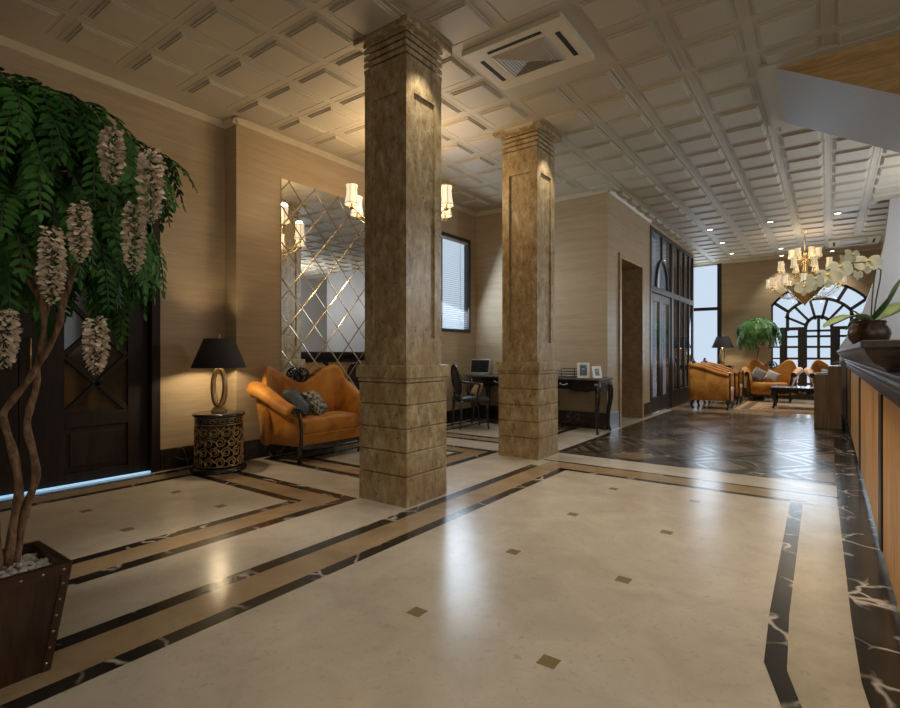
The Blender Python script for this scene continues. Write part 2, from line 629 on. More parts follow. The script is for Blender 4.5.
# right border of the main field, bending near the camera
bl = [(-0.233, 4.62), (-0.205, 2.6), (-0.188, 2.16), (-0.118, 1.91), (0.08, 1.5), (0.6, 0.8), (1.5, -0.2)]
br = [(-0.155, 4.62), (-0.135, 2.6), (-0.118, 2.15), (-0.068, 1.95), (0.13, 1.58), (0.65, 0.9), (1.55, -0.1)]
be = [(0.05, 4.94), (0.075, 2.7), (0.088, 2.22), (0.105, 2.05), (0.30, 1.7), (0.8, 1.1), (1.7, 0.1)]
for i in range(6):
    fq([bl[i + 1], br[i + 1], br[i], bl[i]], 2, BLK)
    fq([br[i + 1], be[i + 1], be[i], br[i]], 2, PAL)
fr(-0.155, 0.05, 4.62, 4.68, 4, PAL)
dk = [(0.05, 11.0)] + be + [(4.1, 0.1)]
fq([(0.05, 4.94), (0.05, 11.0), (4.1, 11.0), (4.1, 0.1)] + be[:0:-1], 1, BLK)
# small square inlays
for i in range(-1, 1):
    pass
for x in (-1.42, -0.81):
    for k in range(-2, 4):
        y = 1.71 + 0.835 * k
        fr(x - 0.034, x + 0.034, y - 0.034, y + 0.034, 1, OLV)


def frame_field(x0, x1, y0, y1, wb=0.09, wm=0.2, wi=0.075):
    fr(x0, x1, y0, y1, 1, BLK)
    fr(x0 + wb, x1 - wb, y0 + wb, y1 - wb, 2, BEI)
    a = wb + wm
    fr(x0 + a, x1 - a, y0 + a, y1 - a, 3, BLK)
    a += wi
    fr(x0 + a, x1 - a, y0 + a, y1 - a, 4, CRM)


frame_field(-5.02, -2.90, -2.6, 2.79)
for x in (-4.2, -3.55):
    for k in range(-1, 4):
        y = 0.2 + 0.62 * k
        fr(x - 0.034, x + 0.034, y - 0.034, y + 0.034, 5, OLV)
frame_field(-4.80, -3.00, 3.25, 5.08)
frame_field(-4.80, -3.00, 5.52, 7.40)
# dark zone with the rhombus parquet of stone
fr(-2.48, 0.05, 5.40, 10.85, 2, BLK)
fr(-2.40, 0.05, 5.46, 10.80, 3, BRN)
import itertools
cw, chh = 0.86, 1.10
for i in range(-3, 3):
    for j in range(-2, 6):
        for (ox, oy) in ((0, 0), (0.5, 0.5)):
            cx, cy = -0.84 + (i + ox) * cw, 6.80 + (j + oy) * chh
            for k, (s, m) in enumerate(((0.50, BLK), (0.44, BRN), (0.33, BLK), (0.27, 7 if (ox == 0) else BRN))):
                # clip the rhombus to the zone
                poly = [(cx - s * cw, cy), (cx, cy - s * chh), (cx + s * cw, cy), (cx, cy + s * chh)]
                def clip(poly, ax, lim, keep_gt):
                    out = []
                    for q in range(len(poly)):
                        a, b = poly[q - 1], poly[q]
                        ia = (a[ax] >= lim) == keep_gt
                        ib = (b[ax] >= lim) == keep_gt
                        if ia != ib:
                            t = (lim - a[ax]) / (b[ax] - a[ax])
                            out.append((a[0] + t * (b[0] - a[0]), a[1] + t * (b[1] - a[1])))
                        if ib:
                            out.append(b)
                    return out
                for ax, lim, g in ((0, -2.38, True), (0, 0.04, False), (1, 5.50, True), (1, 10.76, False)):
                    if poly:
                        poly = clip(poly, ax, lim, g)
                if len(poly) >= 3:
                    fq(poly, 4 + k, m)
fr(-5.0, 4.1, 10.86, 15.4, 1, LNG)
floor = fl.build('floor', FM)
struct(floor, 'polished cream marble floor with dark and beige inlaid bands', 'floor')

# ------------------------------------------------------------------ ceiling
ce = MB()
P = 0.478
PY = 0.480
cxs = [-4.552 + P * k for k in range(-2, 19)]
cys = [1.647 + PY * k for k in range(-9, 29)]
ce.add([(-5.4, -2.7, CH), (4.1, -2.7, CH), (4.1, 15.4, CH), (-5.4, 15.4, CH)], [(0, 3, 2, 1)], 0)
ce.box(-5.4, 4.1, -2.7, 15.4, CH + 0.01, CH + 0.1)
for x in cxs:
    for y in cys:
        if x - 0.2 < -5.1:
            continue
        if x > 3.9:
            continue
        if y > 7.3 and x < -2.9:
            continue
        if (abs(x + 1.935) < 0.5 and abs(y - 3.72) < 0.42) or (abs(x - 0.42) < 0.55 and abs(y - 13.9) < 0.55):
            continue
        # low outer bead around each coffer
        for (a, b) in ((0.216, 0.200),):
            o_ = [(-a, -a), (a, -a), (a, a), (-a, a)]
            i_ = [(-b, -b), (b, -b), (b, b), (-b, b)]
            h = 0.003
            v = [(x + p, y + q, CH) for p, q in o_] + [(x + p * 0.985, y + q * 0.985, CH - h) for p, q in o_] \
                + [(x + p, y + q, CH - h) for p, q in i_] + [(x + p * 0.98, y + q * 0.98, CH) for p, q in i_]
            f = []
            for r in range(3):
                for k in range(4):
                    k2 = (k + 1) % 4
                    f.append((r * 4 + k, (r + 1) * 4 + k, (r + 1) * 4 + k2, r * 4 + k2))
            ce.add(v, f, 0)
        # raised centre panel with stepped edge
        steps = [(0.176, 0.0), (0.173, 0.010), (0.160, 0.012), (0.157, 0.022), (0.0, 0.022)]
        v = []
        for a, h in steps[:-1]:
            v += [(x - a, y - a, CH - h), (x + a, y - a, CH - h), (x + a, y + a, CH - h), (x - a, y + a, CH - h)]
        f = []
        for r in range(3):
            for k in range(4):
                k2 = (k + 1) % 4
                f.append((r * 4 + k, (r + 1) * 4 + k, (r + 1) * 4 + k2, r * 4 + k2))
        f.append((12, 15, 14, 13))
        ce.add(v, f, 0)
ce.box(-0.475, -0.352, 5.0, 6.42, CH - 0.03, CH)
ce.box(-0.352, 1.9, 5.0, 5.079, CH - 0.03, CH)
ceiling = ce.build('ceiling', 'ceiling_paint')
struct(ceiling, 'cream ceiling of stepped square raised panels', 'ceiling')

# ------------------------------------------------------------------ walls
XA, XB, XC = -5.09, -4.88, -2.60
YS, YD, YB = 3.0, 7.45, 15.10
w = MB()
DY0, DY1, DZ = 0.10, 2.32, 2.36        # dark double door opening
w.box(XA - 0.2, XA, -2.7, DY0, 0, CH)
w.box(XA - 0.2, XA, DY1, YS, 0, CH)
w.box(XA - 0.2, XA, DY0, DY1, DZ, CH)
WY0, WY1, WZ0, WZ1 = 5.85, 7.27, 1.455, 3.01   # window with the blind
w.box(XA - 0.2, XB, YS, YS + 0.15, 0, CH)
w.box(XB - 0.1, XB, YS + 0.15, WY0, 0, CH)
w.box(XB - 0.1, XB, WY1, YD + 0.2, 0, CH)
w.box(XB - 0.1, XB, WY0, WY1, 0, WZ0)
w.box(XB - 0.1, XB, WY0, WY1, WZ1, CH)
struct(w.build('wall_left', 'travertine_wall'), 'beige travertine wall behind the drum table and mirror', 'wall')
w = MB()
RY0, RY1, RZ = 7.98, 9.14, 2.60          # stone lined doorway
w.box(XB, XC, YD, YD + 0.2, 0, CH)
struct(w.build('wall_middle', 'travertine_wall'), 'travertine wall behind the black writing desks', 'wall')
w = MB()
w.box(XC - 0.5, XC, YD + 0.2, RY0, 0, CH)
w.box(XC - 0.5, XC, RY0, RY1, RZ, CH)
w.box(XC - 0.5, XC, RY1, 9.66, 0, CH)
w.box(XC - 0.36, XC, 9.66, 13.38, 3.42, CH)
w.box(XC - 0.55, XC - 0.40, 13.30, YB + 0.2, 0, CH)
struct(w.build('wall_inner', 'travertine_wall'), 'travertine wall around the stone lined doorway', 'wall')
# back wall with the tall window and the arched opening
ACX, ACZ, AR, AHW = -0.20, 1.66, 1.16, 0.96
w = MB()
BW0, BW1, BWZ0, BWZ1 = -3.00, -2.26, 0.25, 3.46
w.box(-3.3, BW0, YB, YB + 0.25, 0, CH)
w.box(BW0, BW1, YB, YB + 0.25, 0, BWZ0)
w.box(BW0, BW1, YB, YB + 0.25, BWZ1, CH)
w.box(BW1, ACX - AHW, YB, YB + 0.25, 0, CH)
w.box(ACX + AHW, 4.1, YB, YB + 0.25, 0, CH)
N = 28
for i in range(N):
    xa, xb = ACX - AHW + 2 * AHW * i / N, ACX - AHW + 2 * AHW * (i + 1) / N
    za = ACZ + sqrt(AR ** 2 - (xa - ACX) ** 2)
    zb = ACZ + sqrt(AR ** 2 - (xb - ACX) ** 2)
    w.prism([(xa, za), (xb, zb), (xb, CH), (xa, CH)], XZ, YB, YB + 0.25)
struct(w.build('wall_back', 'travertine_wall'), 'travertine end wall holding the arched window', 'wall')
w = MB()
w.box(3.9, 4.1, -2.7, 15.4, 0, CH)
struct(w.build('wall_right', 'plain_wall'), 'plain wall on the reception side', 'wall')
w = MB()
w.box(-5.3, 4.1, -2.7, -2.5, 0, CH)
struct(w.build('wall_front', 'plain_wall'), 'plain wall at the near end of the lobby', 'wall')

# baseboards
def base_strip(name, boxes, label):
    b = MB()
    for x in boxes:
        b.box(*x)
    struct(b.build(name, 'dark_baseboard', bevel=0.004), label, 'baseboard')


BH = 0.20
base_strip('baseboard_left', [(XA, XA + 0.02, DY1 + 0.03, YS, 0, BH), (XA, XB + 0.02, YS - 0.02, YS, 0, BH), (XB, XB + 0.02, YS, YD, 0, BH)],
           'dark marble baseboard behind the drum table and orange sofa')
base_strip('baseboard_middle', [(XB + 0.02, XC + 0.02, YD - 0.02, YD, 0, 0.24)], 'dark marble baseboard under the writing desks')
base_strip('baseboard_inner', [(XC, XC + 0.02, YD - 0.02, RY0 - 0.05, 0, 0.24), (XC, XC + 0.02, RY1 + 0.05, 9.66, 0, 0.24)],
           'dark marble baseboard beside the stone doorway')
base_strip('baseboard_back', [(BW1, ACX - AHW - 0.02, YB - 0.02, YB, 0, 0.24)], 'dark marble baseboard behind the hanging plant and sofa')
# cornice
b = MB()
cp = [(0, 0), (0.05, 0), (0.05, -0.012), (0.03, -0.03), (0.014, -0.05), (0, -0.055)]
def corn(a, b2, fn):
    b.prism(cp, fn, a, b2)
corn(-2.5, YS - 0.0, lambda p, q, t: (XA + p, t, CH + q))
corn(XA, XB + 0.05, lambda p, q, t: (t, YS - p, CH + q))
corn(YS - 0.05, YD, lambda p, q, t: (XB + p, t, CH + q))
corn(XB, XC + 0.05, lambda p, q, t: (t, YD - p, CH + q))
corn(YD - 0.05, 9.66, lambda p, q, t: (XC + p, t, CH + q))
corn(-2.95, 3.9, lambda p, q, t: (t, YB - p, CH + q))
struct(b.build('trim_1', 'cornice_paint'), 'narrow stepped cornice where walls meet the ceiling', 'cornice')

# stone lined doorway
dr = thing('door_2', (0, 0, 0), 'doorway lined with brown stone between desk wall and glazed screen', 'doorway', kind='structure')
b = MB()
b.box(XC - 0.5, XC - 0.0, RY1 - 0.03, RY1, 0, RZ)
b.box(XC - 0.5, XC - 0.0, RY0, RY0 + 0.03, 0, RZ)
b.box(XC - 0.5, XC - 0.0, RY0, RY1, RZ - 0.03, RZ)
b.build('stone_lining', 'reveal_stone', dr)
b = MB()
for y0, y1 in ((RY0 - 0.05, RY0 + 0.03), (RY1 - 0.03, RY1 + 0.05)):
    b.box(XC - 0.01, XC + 0.03, y0, y1, 0, RZ + 0.05)
b.box(XC - 0.01, XC + 0.03, RY0 + 0.03, RY1 - 0.03, RZ - 0.03, RZ + 0.05)
b.build('casing', 'reveal_stone', dr, bevel=0.006)
b = MB()
b.box(XC - 0.5, XC - 0.46, RY0 + 0.03, RY1 - 0.03, 0, RZ - 0.03)
b.build('door_leaf', 'dark_wood', dr)

# dark double door on the left
dd = thing('door_1', (XA, 0, 0), 'dark wooden double door with crossed glazing bars behind the wisteria tree', 'door', kind='structure')
b = MB()
b.box(-0.10, 0.03, DY1 - 0.06, DY1 + 0.02, 0, DZ + 0.02)
b.box(-0.10, 0.03, DY0 - 0.02, DY0 + 0.06, 0, DZ + 0.02)
b.box(-0.10, 0.03, DY0 + 0.06, DY1 - 0.06, DZ - 0.06, DZ + 0.02)
b.build('door_frame', 'dark_wood', dd, bevel=0.005)
mid = 1.30
for (y0, y1) in ((DY0 + 0.065, mid - 0.002), (mid + 0.002, DY1 - 0.065)):
    b = MB()
    st = 0.24 if y1 > 2 else 0.2
    a0, a1 = y0 + (0.30 if y1 > 2 else 0.15), y1 - 0.17
    X0, X1 = -0.085, -0.035
    b.box(X0, X1, y0, a0, 0.02, DZ - 0.07)
    b.box(X0, X1, a1, y1, 0.02, DZ - 0.07)
    b.box(X0, X1, a0, a1, 0.02, 0.10)
    b.box(X0, X1, a0, a1, 0.48, 0.60)
    b.box(X0, X1, a0, a1, 2.06, DZ - 0.07)
    b.box(X0 + 0.01, X1 - 0.016, a0, a1, 0.10, 0.48)
    b.box(X0 + 0.01, X1 - 0.005, a0 + 0.04, a1 - 0.04, 0.15, 0.43)
    # crossed glazing bars
    for k in range(3):
        z0, z1 = 0.60 + k * 0.487, 0.60 + (k + 1) * 0.487
        for (za, zb) in ((z0, z1), (z1, z0)):
            dv = Vector((0, a1 - a0, zb - za)).normalized()
            nv = Vector((0, -dv.z, dv.y)) * 0.022
            p, q = Vector((0, a0, za)), Vector((0, a1, zb))
            vv = []
            for xx in (X0 + 0.012, X1 - 0.004):
                for pt in (p - nv, q - nv, q + nv, p + nv):
                    vv.append((xx, pt.y, pt.z))
            b.add(vv, [(3, 2, 1, 0), (4, 5, 6, 7), (0, 1, 5, 4), (1, 2, 6, 5), (2, 3, 7, 6), (3, 0, 4, 7)])
    leaf = b.build('door_leaf', 'dark_wood', dd, bevel=0.004)
    g = MB()
    g.box(-0.066, -0.060, a0 - 0.01, a1 + 0.01, 0.59, 2.07)
    g.build('glass_pane', 'bronze_glass', leaf)
    hd = MB()
    hy = y0 + 0.06 if y0 > 1 else y1 - 0.06
    hd.tube([(X1, hy, 0.98), (X1 + 0.05, hy, 0.98), (X1 + 0.05, hy, 1.22), (X1, hy, 1.22)], 0.009, 8)
    hd.build('door_handle', 'antique_brass', leaf)
b = MB()
b.box(-0.16, -0.11, DY0 - 0.02, DY1 + 0.02, 0, DZ + 0.02)
b.build('door_backing', 'dark_gap', dd)
b = MB()
b.box(-0.02, 0.012, DY0 + 0.06, DY1 - 0.06, 0.004, 0.016)
b.build('door_gap_glow', 'door_leak_glow', dd, label='thin blue glowing bar for light leaking under the door')  # glow put in as a bar where light leaks through the gap

# window with blind beside the first column
wi = thing('window_1', (XB, 0, 0), 'window with white horizontal slat blind between the two columns', 'window', kind='structure')
b = MB()
for (y0, y1, z0, z1) in ((WY0, WY0 + 0.05, WZ0, WZ1), (WY1 - 0.05, WY1, WZ0, WZ1), (WY0 + 0.05, WY1 - 0.05, WZ1 - 0.05, WZ1), (WY0 + 0.05, WY1 - 0.05, WZ0, WZ0 + 0.05)):
    b.box(-0.09, 0.015, y0, y1, z0, z1)
b.box(-0.09, -0.06, (WY0 + WY1) / 2 - 0.02, (WY0 + WY1) / 2 + 0.02, WZ0 + 0.05, WZ1 - 0.05)
b.build('window_frame', 'dark_frame', wi, bevel=0.004)
b = MB()
b.box(-0.085, -0.079, WY0 + 0.05, WY1 - 0.05, WZ0 + 0.05, WZ1 - 0.05)
b.build('window_pane', 'clear_glass', wi)
b = MB()
nsl = 44
for k in range(nsl):
    z = WZ0 + 0.07 + (WZ1 - WZ0 - 0.14) * k / (nsl - 1)
    M = Matrix.Translation((-0.03, 0, z)) @ Matrix.Rotation(radians(24), 4, 'Y')
    b.box(-0.0125, 0.0125, WY0 + 0.06, WY1 - 0.06, -0.0012, 0.0012, M=M)
for y in (WY0 + 0.25, WY1 - 0.25):
    b.box(-0.032, -0.028, y - 0.003, y + 0.003, WZ0 + 0.05, WZ1 - 0.05)
b.box(-0.05, -0.01, WY0 + 0.055, WY1 - 0.055, WZ1 - 0.085, WZ1 - 0.05)
b.build('slat_blind', 'blind_slat', wi)

# mirror of bevelled lozenges
MY0, MY1, MZ0, MZ1 = 3.53, 5.40, 0.22, 3.035
mi = thing('wall_mirror', (XB, 0, 0), 'wall mirror with a lozenge lattice of brassy lines behind the orange sofa', 'mirror')
b = MB()
b.box(0.002, 0.012, MY0, MY1, MZ0, MZ1)
b.build('mirror_glass', 'mirror_silver', mi)
b = MB()
PYM, PZM = 0.30, 0.36       # lozenge half pitches


def clipseg(p, q):
    t0, t1 = 0.0, 1.0
    for ax, lo, hi in ((0, MY0, MY1), (1, MZ0, MZ1)):
        d = q[ax] - p[ax]
        for lim, s in ((lo, 1), (hi, -1)):
            num = (lim - p[ax]) * s
            den = d * s
            if abs(den) < 1e-9:
                if num > 0:
                    return None
                continue
            t = num / den
            if den > 0:
                t0 = max(t0, t)
            else:
                t1 = min(t1, t)
    if t1 - t0 < 1e-4:
        return None
    return tuple(p[k] + (q[k] - p[k]) * t0 for k in (0, 1)), tuple(p[k] + (q[k] - p[k]) * t1 for k in (0, 1))


sl = 0.40 / 0.355
L = MZ1 - MZ0
for sgn in (1, -1):
    for k in range(-12, 14):
        y0 = MY0 + 0.10 + k * 0.355
        s = clipseg((y0, MZ0), (y0 + sgn * L / sl, MZ1))
        if not s:
            continue
        (ya, za), (yb, zb) = s
        dv = Vector((yb - ya, zb - za)).normalized()
        nx = Vector((-dv.y, dv.x)) * 0.0085
        v = [(0.012, ya - nx.x, za - nx.y), (0.017, ya, za), (0.012, ya + nx.x, za + nx.y),
             (0.012, yb - nx.x, zb - nx.y), (0.017, yb, zb), (0.012, yb + nx.x, zb + nx.y)]
        b.add(v, [(0, 3, 4, 1), (1, 4, 5, 2), (0, 1, 2), (3, 5, 4)])
b.build('bevel_lattice', 'lattice_bevel', mi)

# glazed screen on the inner wall
gs = thing('window_2', (XC, 0, 0), 'tall dark framed glazed screen with arched door beyond the stone doorway', 'window', kind='structure')
GY0, GY1, GZ, TZ = 9.66, 13.36, 3.42, 2.29
b = MB()
mull = [(9.66, 9.76), (11.22, 11.36), (11.88, 11.93), (12.38, 12.43), (12.86, 12.91), (13.26, 13.36)]
for y0, y1 in mull:
    b.box(-0.10, 0.012, y0, y1, 0, GZ)
for i in range(len(mull) - 1):
    y0, y1 = mull[i][1], mull[i + 1][0]
    b.box(-0.10, 0.012, y0, y1, GZ - 0.08, GZ)
    b.box(-0.10, 0.012, y0, y1, TZ - 0.05, TZ + 0.06)
    if i:
        b.box(-0.10, 0.012, y0, y1, 0, 0.36)
b.build('screen_frame', 'dark_frame', gs, bevel=0.005)
b = MB()
# fanlight tracery over the door
for r in (0.42,):
    pts = [(0.0, 10.49 + r * cos(a), TZ + 0.05 + 0.55 * sin(a)) for a in [pi * k / 16 for k in range(17)]]
    b.tube(pts, 0.03, 6, 0)
b.box(-0.02, 0.01, 10.46, 10.52, TZ + 0.6, GZ - 0.06)
b.build('fanlight_arch', 'dark_frame', gs)
for (y0, y1) in ((9.77, 10.485), (10.495, 11.21)):
    b = MB()
    b.box(-0.07, -0.01, y0, y0 + 0.12, 0.02, TZ - 0.06)
    b.box(-0.07, -0.01, y1 - 0.12, y1, 0.02, TZ - 0.06)
    b.box(-0.07, -0.01, y0 + 0.12, y1 - 0.12, 0.02, 0.30)
    b.box(-0.07, -0.01, y0 + 0.12, y1 - 0.12, TZ - 0.2, TZ - 0.06)
    d_ = b.build('door_leaf', 'dark_frame', gs, bevel=0.005)
    b = MB()
    b.box(-0.022, -0.016, y0 + 0.12, y1 - 0.12, 0.30, TZ - 0.2)
    b.build('glass_pane', 'clear_glass', d_)
b = MB()
for i in range(1, len(mull) - 1):
    y0, y1 = mull[i][1], mull[i + 1][0]
    b.box(-0.018, -0.012, y0, y1, 0.36, TZ - 0.05)
    b.box(-0.018, -0.012, y0, y1, TZ + 0.06, GZ - 0.08)
b.box(-0.018, -0.012, 9.78, 11.20, TZ + 0.06, GZ - 0.08)
b.build('glass_panes', 'smoked_glass', gs)
# curtain hanging behind the glass, open in front of the door
def curtain(y0, y1, x, z0, z1, wl=0.13, amp=0.03):
    m = MB()
    n = int((y1 - y0) / 0.02)
    ra, rb = [], []
    for k in range(n + 1):
        y = y0 + (y1 - y0) * k / n
        xx = x + amp * sin(2 * pi * (y - y0) / wl) + 0.3 * amp * sin(2 * pi * (y - y0) / wl * 0.43 + 1)
        ra.append((xx, y, z0))
        rb.append((xx, y, z1))
    m.loft([ra, rb], 0, True, closed=False, caps=False)
    return m
curtain(11.3, 13.3, -0.24, 0.02, 3.45).build('curtain', 'curtain_grey', gs)
curtain(9.66, 10.9, -0.24, 0.02, 3.45).build('curtain', 'curtain_grey', gs)

# tall bright window at the end wall
tw = thing('window_3', (0, YB, 0), 'tall bright window in the far corner beside the table lamp', 'window', kind='structure')
b = MB()
b.box(BW0, BW0 + 0.05, 0, 0.12, BWZ0, BWZ1)
b.box(BW1 - 0.10, BW1, -0.02, 0.12, BWZ0, BWZ1)
b.box(BW0 + 0.05, BW1 - 0.10, 0, 0.12, BWZ0, BWZ0 + 0.08)
b.box(BW0 + 0.05, BW1 - 0.10, 0, 0.12, BWZ1 - 0.03, BWZ1)
b.box(BW0 + 0.05, BW1 - 0.10, 0, 0.12, 2.25, 2.33)
b.build('window_frame', 'dark_frame', tw, bevel=0.004)
b = MB()
b.box(BW0 + 0.05, BW1 - 0.10, 0.05, 0.058, BWZ0 + 0.08, 2.25)
b.box(BW0 + 0.05, BW1 - 0.10, 0.05, 0.058, 2.33, BWZ1 - 0.03)
b.build('window_pane', 'clear_glass', tw)

# arched window with glazed doors
aw = thing('window_4', (ACX, YB, 0), 'large arched window with radiating dark bars and glazed doors below', 'window', kind='structure')


def arc_bar(mb, r, hw, a0, a1, y0, y1, n=24, clipw=None, cz=ACZ):
    """a curved bar of radius r and half width hw, cut at x = +-clipw"""
    pts = []
    for k in range(n + 1):
        a = a0 + (a1 - a0) * k / n
        pts.append(a)
    if clipw:
        lim = math.acos(min(1, clipw / r))
        pts = [lim + (pi - 2 * lim) * k / n for k in range(n + 1)]
    for k in range(n):
        q = []
        for (a, rr) in ((pts[k], r - hw), (pts[k], r + hw), (pts[k + 1], r + hw), (pts[k + 1], r - hw)):
            q.append((rr * cos(a), cz + rr * sin(a)))
        mb.prism(q, XZ, y0, y1)


def rad_bar(mb, a, r0, r1, hw, y0, y1, cz=ACZ):
    c, s = cos(a), sin(a)
    q = [(r0 * c + hw * s, cz + r0 * s - hw * c), (r1 * c + hw * s, cz + r1 * s - hw * c), (r1 * c - hw * s, cz + r1 * s + hw * c), (r0 * c - hw * s, cz + r0 * s + hw * c)]
    mb.prism(q, XZ, y0, y1)


b = MB()
ya, yb = 0.03, 0.10
arc_bar(b, AR - 0.015, 0.036, 0, pi, ya, yb, clipw=AHW)
R2, R3 = 0.76, 0.25
arc_bar(b, R2, 0.034, 0, pi, ya, yb, clipw=0.62)
IZ = 1.74
arc_bar(b, R3, 0.036, 0, pi, ya, yb, cz=IZ)
zs1 = ACZ + sqrt((AR - 0.015) ** 2 - AHW ** 2)
zs2 = ACZ + sqrt(R2 ** 2 - 0.62 ** 2)
for s in (-1, 1):
    b.box(s * AHW - 0.036, s * AHW + 0.036, ya, yb, 0, zs1)
    b.box(s * 0.62 - 0.034, s * 0.62 + 0.034, ya, yb, ACZ, zs2)
for a in (38, 62, 118, 142):
    rad_bar(b, radians(a), R2, AR, 0.036, ya, yb)
for a in (28, 51, 77, 103, 129, 152):
    rad_bar(b, radians(a), 0.27, R2, 0.028, ya, yb)
b.build('arch_frame', 'dark_frame', aw, bevel=0.003)
b = MB()
b.box(-AHW + 0.03, -0.26, 0.0, 0.11, ACZ + 0.015, ACZ + 0.09)
b.box(0.26, AHW - 0.03, 0.0, 0.11, ACZ + 0.015, ACZ + 0.09)
b.build('transom', 'dark_frame', aw, bevel=0.003)
b = MB()
for s in (-1, 1):
    b.box(s * 0.30 - 0.075, s * 0.30 + 0.075, 0.0, 0.12, 0, ACZ + 0.015)
    b.box(s * 0.72 - 0.06, s * 0.72 + 0.06, 0.0, 0.12, 0, ACZ + 0.015)
    b.box(s * 0.25 - 0.028, s * 0.25 + 0.028, ya, yb, ACZ + 0.015, IZ)
b.build('door_posts', 'dark_frame', aw, bevel=0.004)
b = MB()
b.box(-0.03, 0.03, ya, yb, 0, IZ + R3)
rows = [0.38, 0.70, 0.99, 1.27, 1.52]
for z in rows:
    b.box(-0.225, -0.025, ya, yb, z - 0.026, z + 0.026)
    b.box(0.025, 0.225, ya, yb, z - 0.026, z + 0.026)
b.box(-0.225, -0.025, ya, yb, 0, 0.2)
b.box(0.025, 0.225, ya, yb, 0, 0.2)
b.box(-0.225, 0.225, ya, yb, ACZ - 0.03, ACZ + 0.02)
b.build('glazing_bars', 'dark_frame', aw, bevel=0.003)
for s in (-1, 1):
    b = MB()
    xs = (s * 0.375, s * 0.66) if s > 0 else (-0.66, -0.375)
    b.box(xs[0], xs[0] + 0.035, ya, yb, 0, ACZ + 0.015)
    b.box(xs[1] - 0.035, xs[1], ya, yb, 0, ACZ + 0.015)
    for z in rows:
        b.box(xs[0] + 0.035, xs[1] - 0.035, ya, yb, z - 0.026, z + 0.026)
    b.box(xs[0] + 0.035, xs[1] - 0.035, ya, yb, 0, 0.22)
    b.build('side_door', 'dark_frame', aw, bevel=0.003)
    b = MB()
    xs = (0.78, 0.93) if s > 0 else (-0.93, -0.78)
    for z in rows:
        b.box(xs[0], xs[1], ya, yb, z - 0.018, z + 0.018)
    b.box(xs[0], xs[1], ya, yb, 0, 0.22)
    b.build('sidelight', 'dark_frame', aw, bevel=0.003)
b = MB()
poly = [(-AHW, 0), (AHW, 0)]
lim = math.acos(AHW / (AR - 0.01))
poly += [((AR - 0.01) * cos(lim + (pi - 2 * lim) * k / 24), ACZ + (AR - 0.01) * sin(lim + (pi - 2 * lim) * k / 24)) for k in range(25)]
b.prism(poly, XZ, 0.060, 0.066)
b.build('window_pane', 'clear_glass', aw)

# ------------------------------------------------------------------ columns
def recess_shaft(mb, h, z0, z1, pw, pz0, pz1, dep):
    """square shaft of half width h with a sunk panel on each side"""
    for k in range(4):
        M = Matrix.Rotation(k * pi / 2, 4, 'Z')
        o = [(-h, z0), (h, z0), (h, z1), (-h, z1)]
        i = [(-pw, pz0), (pw, pz0), (pw, pz1), (-pw, pz1)]
        v = [(p, -h, q) for p, q in o] + [(p, -h, q) for p, q in i] + [(p, -h + dep, q) for p, q in i]
        f = []
        for a in range(4):
            a2 = (a + 1) % 4
            f.append((a, a2, 4 + a2, 4 + a))
            f.append((4 + a, 4 + a2, 8 + a2, 8 + a))
        f.append((8, 9, 10, 11))
        mb.add(v, f, 0, False, M)


def column(x, y, label):
    t = thing('stone_column', (x, y, 0), label, 'column', kind='thing')
    H = 0.24
    b = MB()
    zc = [0, 0.214, 0.385, 0.556, 0.727, 0.886]
    for k in range(5):
        z0, z1 = zc[k] + (0.008 if k else 0), zc[k + 1]
        b.box(-H, H, -H, H, z0, z1)
        b.box(-H + 0.014, H - 0.014, -H + 0.014, H - 0.014, z1 - 0.002, z1 + 0.012)
    b.box(-H - 0.006, H + 0.006, -H - 0.006, H + 0.006, 0.895, 0.925)
    b.box(-H - 0.018, H + 0.018, -H - 0.018, H + 0.018, 0.925, 1.015)
    b.build('pedestal', 'column_stone', t, bevel=0.004)
    b = MB()
    recess_shaft(b, 0.21, 1.015, 3.24, 0.125, 1.22, 3.02, 0.02)
    b.build('shaft', 'column_stone', t)
    b = MB()
    b.box(-0.183, 0.183, -0.183, 0.183, 3.2, 3.45)
    for k in range(4):
        z0 = 3.235 + k * 0.052
        b.box(-0.214, 0.214, -0.214, 0.214, z0, z0 + 0.036)
    b.box(-0.218, 0.218, -0.218, 0.218, 3.438, 3.47)
    b.box(-0.272, 0.272, -0.272, 0.272, 3.455, CH)
    b.build('capital', 'column_stone', t, bevel=0.003)


column(-2.67, 3.05, 'square brown stone column standing nearest, beside the orange sofa')
column(-2.67, 5.13, 'square brown stone column in front of the writing desks')

